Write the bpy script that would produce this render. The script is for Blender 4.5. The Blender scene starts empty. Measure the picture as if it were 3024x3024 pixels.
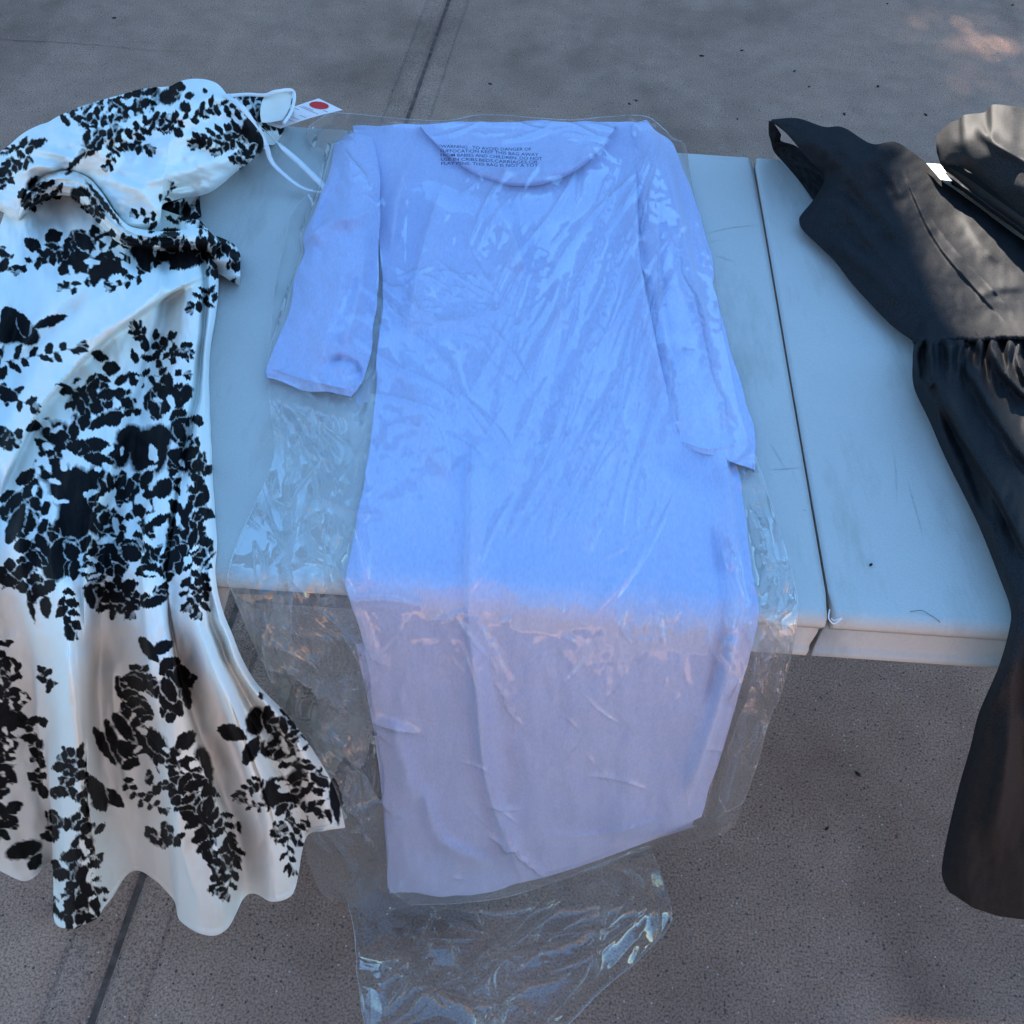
import bpy, bmesh, math, random
import numpy as np
from mathutils import Matrix, Vector

# ------------------------------------------------------------------ camera, sky, sun, exposure
scene = bpy.context.scene
C = scene.collection
TOP = 0.74                                  # height of the table top
CAM_Z = TOP + 0.7775
YF, YB, SEAM = 0.5686, 1.3286, 0.2891       # front edge, back edge and leaf seam of the table (metres)
ROT = np.array([[0.99768539, -0.067999, 0.0],
                [0.05157979, 0.75678171, -0.65162947],
                [0.04431016, 0.6501212, 0.75853743]])
FPX = 3200.0
cam_data = bpy.data.cameras.new('camera')
cam_data.sensor_fit = 'HORIZONTAL'
cam_data.sensor_width = 36.0
cam_data.lens = 36.0 * FPX / 3024.0
cam_data.clip_start = 0.02
cam_data.clip_end = 400.0
cam = bpy.data.objects.new('camera', cam_data)
C.objects.link(cam)
m4 = Matrix([list(ROT[0]) + [0], list(ROT[1]) + [0], list(ROT[2]) + [CAM_Z], [0, 0, 0, 1]])
cam.matrix_world = m4
scene.camera = cam

SUN_EL = math.atan(0.70)
SUN_AZ = math.atan(-0.10)                   # measured from +Y towards +X
world = bpy.data.worlds.new('World')
scene.world = world
world.use_nodes = True
wn = world.node_tree
for n in list(wn.nodes):
    wn.nodes.remove(n)
sky = wn.nodes.new('ShaderNodeTexSky')
sky.sky_type = 'NISHITA'
sky.sun_disc = False
sky.sun_elevation = SUN_EL
sky.sun_rotation = SUN_AZ
sky.air_density = 1.0
sky.dust_density = 0.0
sky.ozone_density = 8.0
bg = wn.nodes.new('ShaderNodeBackground')
bg.inputs['Strength'].default_value = 0.10
wo = wn.nodes.new('ShaderNodeOutputWorld')
tint = wn.nodes.new('ShaderNodeMix'); tint.data_type = 'RGBA'; tint.blend_type = 'MULTIPLY'
tint.inputs[0].default_value = 1.0; tint.inputs[7].default_value = (0.97, 1.04, 0.89, 1)     # the clear, cyan-leaning blue of the photograph's sky light
wn.links.new(sky.outputs[0], tint.inputs[6]); wn.links.new(tint.outputs[2], bg.inputs['Color'])
wn.links.new(bg.outputs[0], wo.inputs['Surface'])

sun_data = bpy.data.lights.new('sun', 'SUN')
sun_data.energy = 5.0
sun_data.angle = math.radians(0.53)
sun_data.color = (1.0, 0.91, 0.80)
sun = bpy.data.objects.new('sun', sun_data)
C.objects.link(sun)
sun_dir = Vector((math.sin(SUN_AZ) * math.cos(SUN_EL), math.cos(SUN_AZ) * math.cos(SUN_EL), math.sin(SUN_EL)))
sun.rotation_euler = sun_dir.to_track_quat('Z', 'Y').to_euler()
sun.location = (2, 10, 12)

scene.view_settings.view_transform = 'Standard'
scene.view_settings.look = 'None'
scene.view_settings.exposure = 2.7
scene.view_settings.gamma = 1.0
scene.view_settings.use_curve_mapping = False
scene.render.engine = 'CYCLES'
scene.cycles.max_bounces = 6
scene.cycles.transparent_max_bounces = 16
scene.cycles.diffuse_bounces = 2
scene.cycles.glossy_bounces = 3

rng = np.random.default_rng(7)

# ------------------------------------------------------------------ helpers: noise, splines, points
def perlin(x, y, seed=0):
    x = np.asarray(x, float); y = np.asarray(y, float)
    r = np.random.default_rng(seed + 11)
    perm = r.permutation(512)
    ang = r.uniform(0, 2 * np.pi, 512)
    gx, gy = np.cos(ang), np.sin(ang)
    xi = np.floor(x).astype(int); yi = np.floor(y).astype(int)
    xf = x - xi; yf = y - yi
    def g(ix, iy, dx, dy):
        k = perm[(perm[ix % 512] + iy) % 512]
        return gx[k] * dx + gy[k] * dy
    u = xf ** 3 * (xf * (xf * 6 - 15) + 10)
    v = yf ** 3 * (yf * (yf * 6 - 15) + 10)
    a = g(xi, yi, xf, yf); b = g(xi + 1, yi, xf - 1, yf)
    c = g(xi, yi + 1, xf, yf - 1); d = g(xi + 1, yi + 1, xf - 1, yf - 1)
    return (a * (1 - u) + b * u) * (1 - v) + (c * (1 - u) + d * u) * v

def fbm(x, y, octaves=3, seed=0, gain=0.5):
    s = 0; a = 1.0
    for k in range(octaves):
        s = s + a * perlin(x * 2 ** k, y * 2 ** k, seed + 17 * k)
        a *= gain
    return s

def ridged(x, y, seed=0, k=2.0):
    return (1 - np.abs(perlin(x, y, seed)) * 1.9).clip(0, 1) ** k

def facet(x, y, seed=0, warp=0.55):
    """crumpled film: random heights joined by flat triangles, sharp creases between them; about -0.5..0.5"""
    x = np.asarray(x, float); y = np.asarray(y, float)
    wx = x + warp * perlin(x * .9 + 3.1, y * .9, seed + 5); wy = y + warp * perlin(x * .9, y * .9 + 7.7, seed + 6)
    sk = (wx + wy) * 0.3660254
    i = wx + sk; j = wy + sk
    i0 = np.floor(i).astype(int); j0 = np.floor(j).astype(int); fi = i - i0; fj = j - j0
    tab = np.random.default_rng(seed + 99).uniform(-.5, .5, (128, 128))
    def H(a, b): return tab[a % 128, b % 128]
    up = fi > fj
    hi_ = H(i0, j0); he = H(i0 + 1, j0 + 1)
    hm = np.where(up, H(i0 + 1, j0), H(i0, j0 + 1))
    a = np.maximum(fi, fj); b = np.minimum(fi, fj)
    return hi_ * (1 - a) + hm * (a - b) + he * b

def catmull(P, n):
    """P (k, ...) control values -> (n, ...) samples, uniform in index."""
    P = np.asarray(P, float)
    k = len(P)
    if k == 2:
        t = np.linspace(0, 1, n).reshape((-1,) + (1,) * (P.ndim - 1))
        return P[0] * (1 - t) + P[1] * t
    Q = np.concatenate([[2 * P[0] - P[1]], P, [2 * P[-1] - P[-2]]])
    t = np.linspace(0, k - 1 - 1e-9, n)
    i = t.astype(int); f = (t - i).reshape((-1,) + (1,) * (P.ndim - 1))
    p0, p1, p2, p3 = Q[i], Q[i + 1], Q[i + 2], Q[i + 3]
    m1 = 0.5 * (p2 - p0); m2 = 0.5 * (p3 - p1)
    f2 = f * f; f3 = f2 * f
    return (2 * f3 - 3 * f2 + 1) * p1 + (f3 - 2 * f2 + f) * m1 + (-2 * f3 + 3 * f2) * p2 + (f3 - f2) * m2

def resample(P, n):
    """polyline -> n smooth points, even in length"""
    P = np.asarray(P, float)
    d = catmull(P, 40 * len(P))
    L = np.concatenate([[0], np.cumsum(np.linalg.norm(np.diff(d[:, :2], axis=0), axis=1))])
    t = np.linspace(0, L[-1], n)
    return np.stack([np.interp(t, L, d[:, k]) for k in range(P.shape[1])], axis=1)

RE = 0.013                                   # radius with which cloth rounds the table's front edge
def rays(px, py):
    c = np.stack([(px - 1512) / FPX, -(py - 1512) / FPX, -np.ones_like(px)])
    return np.tensordot(ROT, c, axes=(1, 0))

def drape(px, py, h):
    """point of the photograph -> the place in the world where cloth lies h off the table top, or hangs h in front of it"""
    px = np.asarray(px, float); py = np.asarray(py, float); h = np.asarray(h, float) + 0 * px
    d = rays(px, py)
    t = (TOP + h - CAM_Z) / d[2]
    P = d * t
    P[2] += CAM_Z
    cy, cz = YF + RE, TOP - RE
    oy, oz = -cy, CAM_Z - cz                   # ray origin relative to the arc centre
    R = RE + h
    a = d[1] ** 2 + d[2] ** 2; b = 2 * (oy * d[1] + oz * d[2]); c = oy * oy + oz * oz - R * R
    disc = np.sqrt(np.maximum(b * b - 4 * a * c, 0))
    ta = (-b - disc) / (2 * a)
    A = d * ta; A[2] += CAM_Z
    tv = (YF - h) / d[1]
    V = d * tv; V[2] += CAM_Z
    use_v = V[2] < cz
    use_t = P[1] > cy
    out = np.where(use_t, P, np.where(use_v, V, A))
    return np.moveaxis(out, 0, -1)

def onground(px, py, h=0.0):
    px = np.asarray(px, float); py = np.asarray(py, float)
    d = rays(px, py); t = (h - CAM_Z) / d[2]
    P = d * t; P[2] += CAM_Z
    return np.moveaxis(P, 0, -1)

# ------------------------------------------------------------------ helpers: objects
def tag(o, label=None, cat=None, group=None, kind=None):
    if label: o['label'] = label
    if cat: o['category'] = cat
    if group: o['group'] = group
    if kind: o['kind'] = kind
    return o

def empty(name, loc, label, cat, group=None):
    o = bpy.data.objects.new(name, None)
    C.objects.link(o)
    o.location = loc
    o.empty_display_size = 0.05
    return tag(o, label, cat, group)

def obj(name, verts, faces, mat, parent=None, smooth=True):
    me = bpy.data.meshes.new(name)
    verts = np.asarray(verts, float).reshape(-1, 3)
    me.from_pydata(verts.tolist(), [], [list(map(int, f)) for f in faces])
    if smooth:
        me.polygons.foreach_set('use_smooth', np.ones(len(me.polygons), dtype=bool))
    me.materials.append(mat)
    me.update()
    o = bpy.data.objects.new(name, me)
    C.objects.link(o)
    if parent is not None:
        o.parent = parent
        pl = Vector((0, 0, 0)); p = parent
        while p is not None:
            pl += p.location; p = p.parent
        me.transform(Matrix.Translation(-pl))
    return o

def attr(o, name, values):
    a = o.data.attributes.new(name, 'FLOAT', 'POINT')
    v = np.asarray(values, np.float32).ravel()
    full = np.zeros(len(o.data.vertices), np.float32)
    full[:len(v)] = v
    a.data.foreach_set('value', full)

def gridfaces(nr, nc):
    i, j = np.meshgrid(np.arange(nr - 1), np.arange(nc - 1), indexing='ij')
    a = (i * nc + j).ravel()
    return np.stack([a, a + nc, a + nc + 1, a + 1], axis=1)

def boxes(name, lst, mat, parent=None, bevel=0.0):
    bm = bmesh.new()
    for (x0, x1, y0, y1, z0, z1) in lst:
        r = bmesh.ops.create_cube(bm, size=1.0)
        for v in r['verts']:
            v.co = Vector(((x0 + x1) / 2 + v.co.x * (x1 - x0), (y0 + y1) / 2 + v.co.y * (y1 - y0), (z0 + z1) / 2 + v.co.z * (z1 - z0)))
    if bevel:
        bmesh.ops.bevel(bm, geom=list(bm.edges), offset=bevel, segments=2, affect='EDGES')
    vs = [v.co[:] for v in bm.verts]; bm.verts.index_update()
    fs = [[v.index for v in f.verts] for f in bm.faces]
    bm.free()
    return obj(name, vs, fs, mat, parent, smooth=False)

def tube(name, pts, rad, mat, parent=None, sides=8, closed=False):
    P = np.asarray(pts, float); n = len(P)
    T = np.gradient(P, axis=0); T /= np.linalg.norm(T, axis=1)[:, None] + 1e-12
    up = np.array([0.13, 0.31, 0.94])
    vs = []
    for k in range(n):
        a = np.cross(T[k], up); a /= np.linalg.norm(a); b = np.cross(T[k], a)
        r = rad[k] if hasattr(rad, '__len__') else rad
        for s in range(sides):
            t = 2 * np.pi * s / sides
            vs.append(P[k] + r * (math.cos(t) * a + math.sin(t) * b))
    fs = []
    for k in range(n - 1):
        for s in range(sides):
            s2 = (s + 1) % sides
            fs.append([k * sides + s, k * sides + s2, (k + 1) * sides + s2, (k + 1) * sides + s])
    fs.append(list(range(sides))[::-1]); fs.append([(n - 1) * sides + s for s in range(sides)])
    return obj(name, vs, fs, mat, parent)

# ------------------------------------------------------------------ cloth: lofted, folded sheets
def seg_dist(px, py, line):
    """distance (photo pixels) to a polyline and signed side (+ = right of travel), plus position along 0..1"""
    L = np.asarray(line, float)
    best = np.full(px.shape, 1e9); side = np.zeros(px.shape); along = np.zeros(px.shape)
    seglen = np.linalg.norm(np.diff(L, axis=0), axis=1); tot = seglen.sum(); acc = 0
    for k in range(len(L) - 1):
        a, b = L[k], L[k + 1]; ab = b - a; l2 = ab @ ab
        t = np.clip(((px - a[0]) * ab[0] + (py - a[1]) * ab[1]) / l2, 0, 1)
        dx = px - (a[0] + t * ab[0]); dy = py - (a[1] + t * ab[1])
        d = np.hypot(dx, dy)
        m = d < best
        best = np.where(m, d, best)
        side = np.where(m, -np.sign(ab[1] * (px - a[0]) - ab[0] * (py - a[1])), side)
        along = np.where(m, (acc + t * seglen[k]) / tot, along)
        acc += seglen[k]
    return best, side, along

def fold(px, py, line, w, h, kind='round', taper=0.25):
    L = resample(line, max(8, 6 * len(line))) if len(line) > 2 else np.asarray(line, float)
    d, s, a = seg_dist(px, py, L)
    env = np.clip(np.minimum(a, 1 - a) / max(taper, 1e-3), 0, 1)
    env = env * env * (3 - 2 * env)
    if kind == 'round':
        f = np.exp(-(d / w) ** 2)
    elif kind == 'sharp':
        f = np.exp(-np.abs(d) / w)
    elif kind == 'left':                        # cloth piled up on the left of the line, sharp drop to the right
        f = np.where(s < 0, np.exp(-(d / (2.6 * w)) ** 2), np.exp(-(d / (0.35 * w)) ** 2))
    else:                                       # 'right'
        f = np.where(s > 0, np.exp(-(d / (2.6 * w)) ** 2), np.exp(-(d / (0.35 * w)) ** 2))
    return h * env * f

def sheet(name, rows, n, mat, parent=None, hfun=None, drop=(0.2, 0.2, 0.2, 0.2), even=False, thick=0.0, wob=0.0, edge_px=0):
    """rows of (px, py, h) control points from top to bottom, each left to right -> one draped cloth surface.
    drop: how far the rim turns down towards the support at top, bottom, left, right."""
    nr, nc = n
    if even:
        G = np.array([resample(r, nc) for r in rows])
    else:
        G = np.array([catmull(r, nc) for r in rows])
    G = catmull(G, nr)
    px, py, h = G[..., 0].copy(), G[..., 1].copy(), G[..., 2].copy()
    if wob:
        px, py = px + wob * fbm(px / 130 + 2.7, py / 150, 2, 501), py + wob * fbm(px / 110, py / 130 + 9.3, 2, 503)
    if hfun is not None:
        h = h + hfun(px, py)
    h = np.maximum(h, 0.0015)
    P = drape(px, py, h)
    # rim: duplicate border turned down along the same line of sight
    idx = np.arange(nr * nc).reshape(nr, nc)
    verts = [P.reshape(-1, 3)]; faces = [gridfaces(nr, nc)]
    base = nr * nc
    rimpx, rimpy = [], []
    for side, (sl, rev) in enumerate([((0, slice(None)), True), ((-1, slice(None)), False), ((slice(None), 0), False), ((slice(None), -1), True)]):
        d = drop[side]
        if d <= 0: continue
        e = idx[sl]; bx, by, bh = px[sl], py[sl], h[sl]
        steps = 3
        prev = e
        for k in range(1, steps + 1):
            hh = np.maximum(bh - d * (k / steps) ** 1.0, 0.0008)
            q = drape(bx, by, hh)
            ids = base + np.arange(len(e)); base += len(e)
            verts.append(q); rimpx.append(bx); rimpy.append(by)
            f = np.stack([prev[:-1], prev[1:], ids[1:], ids[:-1]], axis=1)
            faces.append(f[:, ::-1] if rev is False else f)
            prev = ids
    V = np.concatenate(verts); F = np.concatenate(faces)
    o = obj(name, V, F, mat, parent)
    allpx = np.concatenate([px.ravel()] + rimpx); allpy = np.concatenate([py.ravel()] + rimpy)
    return o, allpx, allpy

# ------------------------------------------------------------------ materials
def mat_new(name):
    m = bpy.data.materials.new(name); m.use_nodes = True
    nt = m.node_tree
    b = nt.nodes.get('Principled BSDF')
    return m, nt, b

def N(nt, typ, **kw):
    n = nt.nodes.new(typ)
    for k, v in kw.items():
        if k in n.inputs.keys(): n.inputs[k].default_value = v
        else: setattr(n, k, v)
    return n

def noise_node(nt, scale, detail=4.0, rough=0.55, coord='Object', vec_scale=None):
    tc = N(nt, 'ShaderNodeTexCoord')
    n = N(nt, 'ShaderNodeTexNoise'); n.inputs['Scale'].default_value = scale
    n.inputs['Detail'].default_value = detail; n.inputs['Roughness'].default_value = rough
    if vec_scale:
        mp = N(nt, 'ShaderNodeMapping'); mp.inputs['Scale'].default_value = vec_scale
        nt.links.new(tc.outputs[coord], mp.inputs['Vector']); nt.links.new(mp.outputs[0], n.inputs['Vector'])
    else:
        nt.links.new(tc.outputs[coord], n.inputs['Vector'])
    return n

def ramp(nt, src, stops):
    r = N(nt, 'ShaderNodeValToRGB')
    while len(r.color_ramp.elements) < len(stops): r.color_ramp.elements.new(0.5)
    for e, (p, c) in zip(r.color_ramp.elements, stops):
        e.position = p; e.color = c if len(c) == 4 else (*c, 1)
    nt.links.new(src, r.inputs['Fac'])
    return r

def bump(nt, src, b, strength, dist):
    bp = N(nt, 'ShaderNodeBump'); bp.inputs['Strength'].default_value = strength; bp.inputs['Distance'].default_value = dist
    nt.links.new(src, bp.inputs['Height']); nt.links.new(bp.outputs[0], b.inputs['Normal'])
    return bp

def mixc(nt, fac, a, b, mode='MIX'):
    m = N(nt, 'ShaderNodeMix', data_type='RGBA', blend_type=mode)
    for s, v in ((m.inputs[0], fac), (m.inputs[6], a), (m.inputs[7], b)):
        if hasattr(v, 'is_linked') or hasattr(v, 'links'): nt.links.new(v, s)
        else: s.default_value = v if not isinstance(v, tuple) else (*v[:3], 1)
    return m.outputs[2]

def simple(name, col, rough=0.6, spec=0.4, noise=0.0, nscale=30.0, bumpd=0.0, metallic=0.0):
    m, nt, b = mat_new(name)
    b.inputs['Roughness'].default_value = rough; b.inputs['Specular IOR Level'].default_value = spec; b.inputs['Metallic'].default_value = metallic
    n = noise_node(nt, nscale)
    lo = tuple(c * (1 - noise) for c in col); hi = tuple(min(1, c * (1 + noise)) for c in col)
    r = ramp(nt, n.outputs['Fac'], [(0.3, lo), (0.7, hi)])
    nt.links.new(r.outputs[0], b.inputs['Base Color'])
    if bumpd: bump(nt, n.outputs['Fac'], b, 0.5, bumpd)
    return m

def concrete_material():
    m, nt, b = mat_new('concrete')
    big = noise_node(nt, 1.6, 3, 0.6)
    mid = noise_node(nt, 14, 3, 0.6)
    fine = noise_node(nt, 300, 2, 0.7)
    pit = N(nt, 'ShaderNodeTexVoronoi'); pit.inputs['Scale'].default_value = 170
    tc = N(nt, 'ShaderNodeTexCoord')
    nt.links.new(tc.outputs['Object'], pit.inputs['Vector'])
    grain = N(nt, 'ShaderNodeTexVoronoi'); grain.inputs['Scale'].default_value = 230
    nt.links.new(tc.outputs['Object'], grain.inputs['Vector'])
    base = ramp(nt, big.outputs['Fac'], [(0.3, (0.355, 0.205, 0.142)), (0.7, (0.44, 0.258, 0.18))])
    c1 = mixc(nt, 0.45, base.outputs[0], ramp(nt, mid.outputs['Fac'], [(0.3, (0.298, 0.17, 0.116)), (0.7, (0.48, 0.288, 0.20))]).outputs[0])
    stn = noise_node(nt, 0.9, 4, 0.65, vec_scale=(1.3, 0.8, 1.0))
    c1 = mixc(nt, 1.0, c1, ramp(nt, stn.outputs['Fac'], [(0.34, (0.62, 0.61, 0.60)), (0.48, (0.97, 0.97, 0.97)), (0.66, (1.14, 1.11, 1.07))]).outputs[0], 'MULTIPLY')
    f = ramp(nt, fine.outputs['Fac'], [(0.34, (0.30, 0.30, 0.30)), (0.50, (0.95, 0.95, 0.95)), (0.68, (1.35, 1.35, 1.35))])
    c2 = mixc(nt, 0.8, c1, f.outputs[0], 'MULTIPLY')
    # dark pits: a random part of the cells
    sep = N(nt, 'ShaderNodeSeparateColor'); nt.links.new(pit.outputs['Color'], sep.inputs[0])
    sel = N(nt, 'ShaderNodeMath', operation='GREATER_THAN'); sel.inputs[1].default_value = 0.93; nt.links.new(sep.outputs[0], sel.inputs[0])
    near = N(nt, 'ShaderNodeMath', operation='LESS_THAN'); near.inputs[1].default_value = 0.30; nt.links.new(pit.outputs['Distance'], near.inputs[0])
    pm = N(nt, 'ShaderNodeMath', operation='MULTIPLY'); nt.links.new(sel.outputs[0], pm.inputs[0]); nt.links.new(near.outputs[0], pm.inputs[1])
    c3 = mixc(nt, pm.outputs[0], c2, (0.09, 0.075, 0.06))
    sep2 = N(nt, 'ShaderNodeSeparateColor'); nt.links.new(grain.outputs['Color'], sep2.inputs[0])
    sel2 = N(nt, 'ShaderNodeMath', operation='GREATER_THAN'); sel2.inputs[1].default_value = 0.985; nt.links.new(sep2.outputs[1], sel2.inputs[0])
    near2 = N(nt, 'ShaderNodeMath', operation='LESS_THAN'); near2.inputs[1].default_value = 0.28; nt.links.new(grain.outputs['Distance'], near2.inputs[0])
    pm2 = N(nt, 'ShaderNodeMath', operation='MULTIPLY'); nt.links.new(sel2.outputs[0], pm2.inputs[0]); nt.links.new(near2.outputs[0], pm2.inputs[1])
    c4 = mixc(nt, pm2.outputs[0], c3, (0.60, 0.50, 0.42))
    nt.links.new(c4, b.inputs['Base Color'])
    b.inputs['Roughness'].default_value = 0.9; b.inputs['Specular IOR Level'].default_value = 0.25
    bump(nt, fine.outputs['Fac'], b, 0.55, 0.0012)
    return m

def table_material():
    m, nt, b = mat_new('table_plastic')
    big = noise_node(nt, 3.0, 5, 0.6)
    st = noise_node(nt, 10.0, 6, 0.7, vec_scale=(2.2, 0.5, 1.0))
    fine = noise_node(nt, 420, 2, 0.5)
    base = ramp(nt, big.outputs['Fac'], [(0.3, (0.50, 0.495, 0.455)), (0.7, (0.555, 0.545, 0.50))])
    sm = ramp(nt, st.outputs['Fac'], [(0.52, (0, 0, 0)), (0.74, (0.75, 0.75, 0.75))])
    c = mixc(nt, sm.outputs[0], base.outputs[0], (0.37, 0.36, 0.31))
    # scuffs: thin broken scratches
    sc = noise_node(nt, 46.0, 3, 0.6, vec_scale=(0.7, 1.6, 1.0))
    sm2 = ramp(nt, sc.outputs['Fac'], [(0.735, (0, 0, 0)), (0.77, (0.55, 0.55, 0.55))])
    c = mixc(nt, sm2.outputs[0], c, (0.30, 0.29, 0.27))
    c = mixc(nt, 1.0, c, ramp(nt, fine.outputs['Fac'], [(0.35, (0.97, 0.97, 0.97)), (0.65, (1.02, 1.02, 1.02))]).outputs[0], 'MULTIPLY')
    nt.links.new(c, b.inputs['Base Color'])
    b.inputs['Roughness'].default_value = 0.55; b.inputs['Specular IOR Level'].default_value = 0.35
    bump(nt, fine.outputs['Fac'], b, 0.5, 0.0008)
    return m

def print_material():
    m, nt, b = mat_new('printed_satin')
    a = N(nt, 'ShaderNodeAttribute', attribute_name='print')
    weave = noise_node(nt, 700, 2, 0.5)
    wr = noise_node(nt, 22, 5, 0.6)
    r = ramp(nt, a.outputs['Fac'], [(0.36, (0.82, 0.83, 0.76)), (0.76, (0.006, 0.0055, 0.006))])
    nt.links.new(r.outputs[0], b.inputs['Base Color'])
    b.inputs['Roughness'].default_value = 0.62; b.inputs['Specular IOR Level'].default_value = 0.10
    bump(nt, wr.outputs['Fac'], b, 0.35, 0.006)
    return m

def tee_material():
    m, nt, b = mat_new('periwinkle_jersey')
    n = noise_node(nt, 8, 4, 0.6)
    kn = noise_node(nt, 500, 2, 0.6, vec_scale=(1.0, 0.35, 0.35))
    r = ramp(nt, n.outputs['Fac'], [(0.3, (0.455, 0.53, 0.78)), (0.7, (0.495, 0.56, 0.81))])
    k = ramp(nt, kn.outputs['Fac'], [(0.3, (0.88, 0.88, 0.90)), (0.7, (1.04, 1.04, 1.03))])
    nt.links.new(mixc(nt, 1.0, r.outputs[0], k.outputs[0], 'MULTIPLY'), b.inputs['Base Color'])
    b.inputs['Roughness'].default_value = 0.9; b.inputs['Specular IOR Level'].default_value = 0.2
    b.inputs['Sheen Weight'].default_value = 0.15
    bump(nt, kn.outputs['Fac'], b, 0.2, 0.0006)
    return m

def black_material():
    m, nt, b = mat_new('black_satin')
    n = noise_node(nt, 900, 2, 0.6)
    wr = noise_node(nt, 25, 5, 0.6)
    r = ramp(nt, n.outputs['Fac'], [(0.3, (0.007, 0.0074, 0.0085)), (0.7, (0.033, 0.0330, 0.0340))])
    nt.links.new(r.outputs[0], b.inputs['Base Color'])
    b.inputs['Roughness'].default_value = 0.6; b.inputs['Specular IOR Level'].default_value = 0.05
    b.inputs['Sheen Weight'].default_value = 0.0
    bump(nt, wr.outputs['Fac'], b, 0.12, 0.002)
    return m

def film_material(name='clear_film', f0=0.05, haze=0.05):
    m = bpy.data.materials.new(name); m.use_nodes = True
    nt = m.node_tree
    for n in list(nt.nodes): nt.nodes.remove(n)
    out = N(nt, 'ShaderNodeOutputMaterial')
    tr = N(nt, 'ShaderNodeBsdfTransparent'); tr.inputs[0].default_value = (0.985, 0.985, 0.98, 1)
    gl = N(nt, 'ShaderNodeBsdfGlossy'); gl.inputs['Roughness'].default_value = 0.035; gl.inputs['Color'].default_value = (1, 1, 1, 1)
    df = N(nt, 'ShaderNodeBsdfTranslucent'); df.inputs[0].default_value = (0.85, 0.86, 0.86, 1)
    d2 = N(nt, 'ShaderNodeBsdfDiffuse'); d2.inputs[0].default_value = (0.85, 0.86, 0.86, 1)
    lw = N(nt, 'ShaderNodeLayerWeight'); lw.inputs['Blend'].default_value = 0.5
    p = N(nt, 'ShaderNodeMath', operation='POWER'); p.inputs[1].default_value = 4.0
    nt.links.new(lw.outputs['Facing'], p.inputs[0])
    at = N(nt, 'ShaderNodeAttribute', attribute_name='double')              # 1 where two layers of film cling together
    fa = N(nt, 'ShaderNodeMath', operation='MULTIPLY_ADD'); fa.inputs[1].default_value = 0.105; fa.inputs[2].default_value = f0
    nt.links.new(at.outputs['Fac'], fa.inputs[0])
    ha = N(nt, 'ShaderNodeMath', operation='MULTIPLY_ADD'); ha.inputs[1].default_value = 0.085; ha.inputs[2].default_value = haze
    nt.links.new(at.outputs['Fac'], ha.inputs[0])
    ma = N(nt, 'ShaderNodeMath', operation='ADD', use_clamp=True)
    nt.links.new(p.outputs[0], ma.inputs[0]); nt.links.new(fa.outputs[0], ma.inputs[1])
    hz = N(nt, 'ShaderNodeMixShader'); nt.links.new(ha.outputs[0], hz.inputs[0])
    dd = N(nt, 'ShaderNodeMixShader'); dd.inputs[0].default_value = 0.5
    nt.links.new(df.outputs[0], dd.inputs[1]); nt.links.new(d2.outputs[0], dd.inputs[2])
    nt.links.new(tr.outputs[0], hz.inputs[1]); nt.links.new(dd.outputs[0], hz.inputs[2])
    mx = N(nt, 'ShaderNodeMixShader')
    nt.links.new(ma.outputs[0], mx.inputs[0]); nt.links.new(hz.outputs[0], mx.inputs[1]); nt.links.new(gl.outputs[0], mx.inputs[2])
    nt.links.new(mx.outputs[0], out.inputs['Surface'])
    return m

M_CON = concrete_material()
M_CON_DK = simple('joint_dirt', (0.15, 0.10, 0.075), 0.95, 0.1, 0.4, 60)
M_TAB = table_material()
M_STEEL = simple('dark_steel', (0.03, 0.03, 0.033), 0.5, 0.4, 0.3, 40)
M_LEG = simple('grey_tube', (0.25, 0.25, 0.26), 0.45, 0.4, 0.15, 30)
M_PRINT = print_material()
M_LINING = simple('cream_lining', (0.74, 0.71, 0.62), 0.7, 0.25, 0.06, 40)
M_RIB = simple('white_ribbon', (0.80, 0.80, 0.79), 0.5, 0.4, 0.04, 200)
M_TEE = tee_material()
M_BLK = black_material()
M_FILM = film_material()
M_TAIL = film_material('clear_film_loose', 0.11, 0.085)
M_FILM2 = film_material('clear_film_back', 0.08, 0.05)
M_INK = simple('navy_ink', (0.015, 0.02, 0.05), 0.6, 0.2)
M_CARD = simple('white_card', (0.80, 0.80, 0.78), 0.6, 0.3, 0.03, 60)
M_RED = simple('red_sticker', (0.62, 0.035, 0.035), 0.5, 0.3, 0.04, 60)
M_GREYINK = simple('grey_ink', (0.30, 0.31, 0.34), 0.7, 0.2, 0.2, 300)
M_LABEL = simple('cream_label', (0.80, 0.76, 0.60), 0.6, 0.3, 0.03, 60)
M_BLOCKER = simple('stucco', (0.20, 0.19, 0.18), 0.95, 0.2, 0.10, 3, 0.004)
M_BOUNCE = simple('warm_bounce', (0.088, 0.068, 0.058), 0.95, 0.2, 0.10, 3, 0.004)
M_LEAF = simple('dry_leaf', (0.03, 0.022, 0.015), 0.8, 0.2, 0.4, 200)

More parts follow.
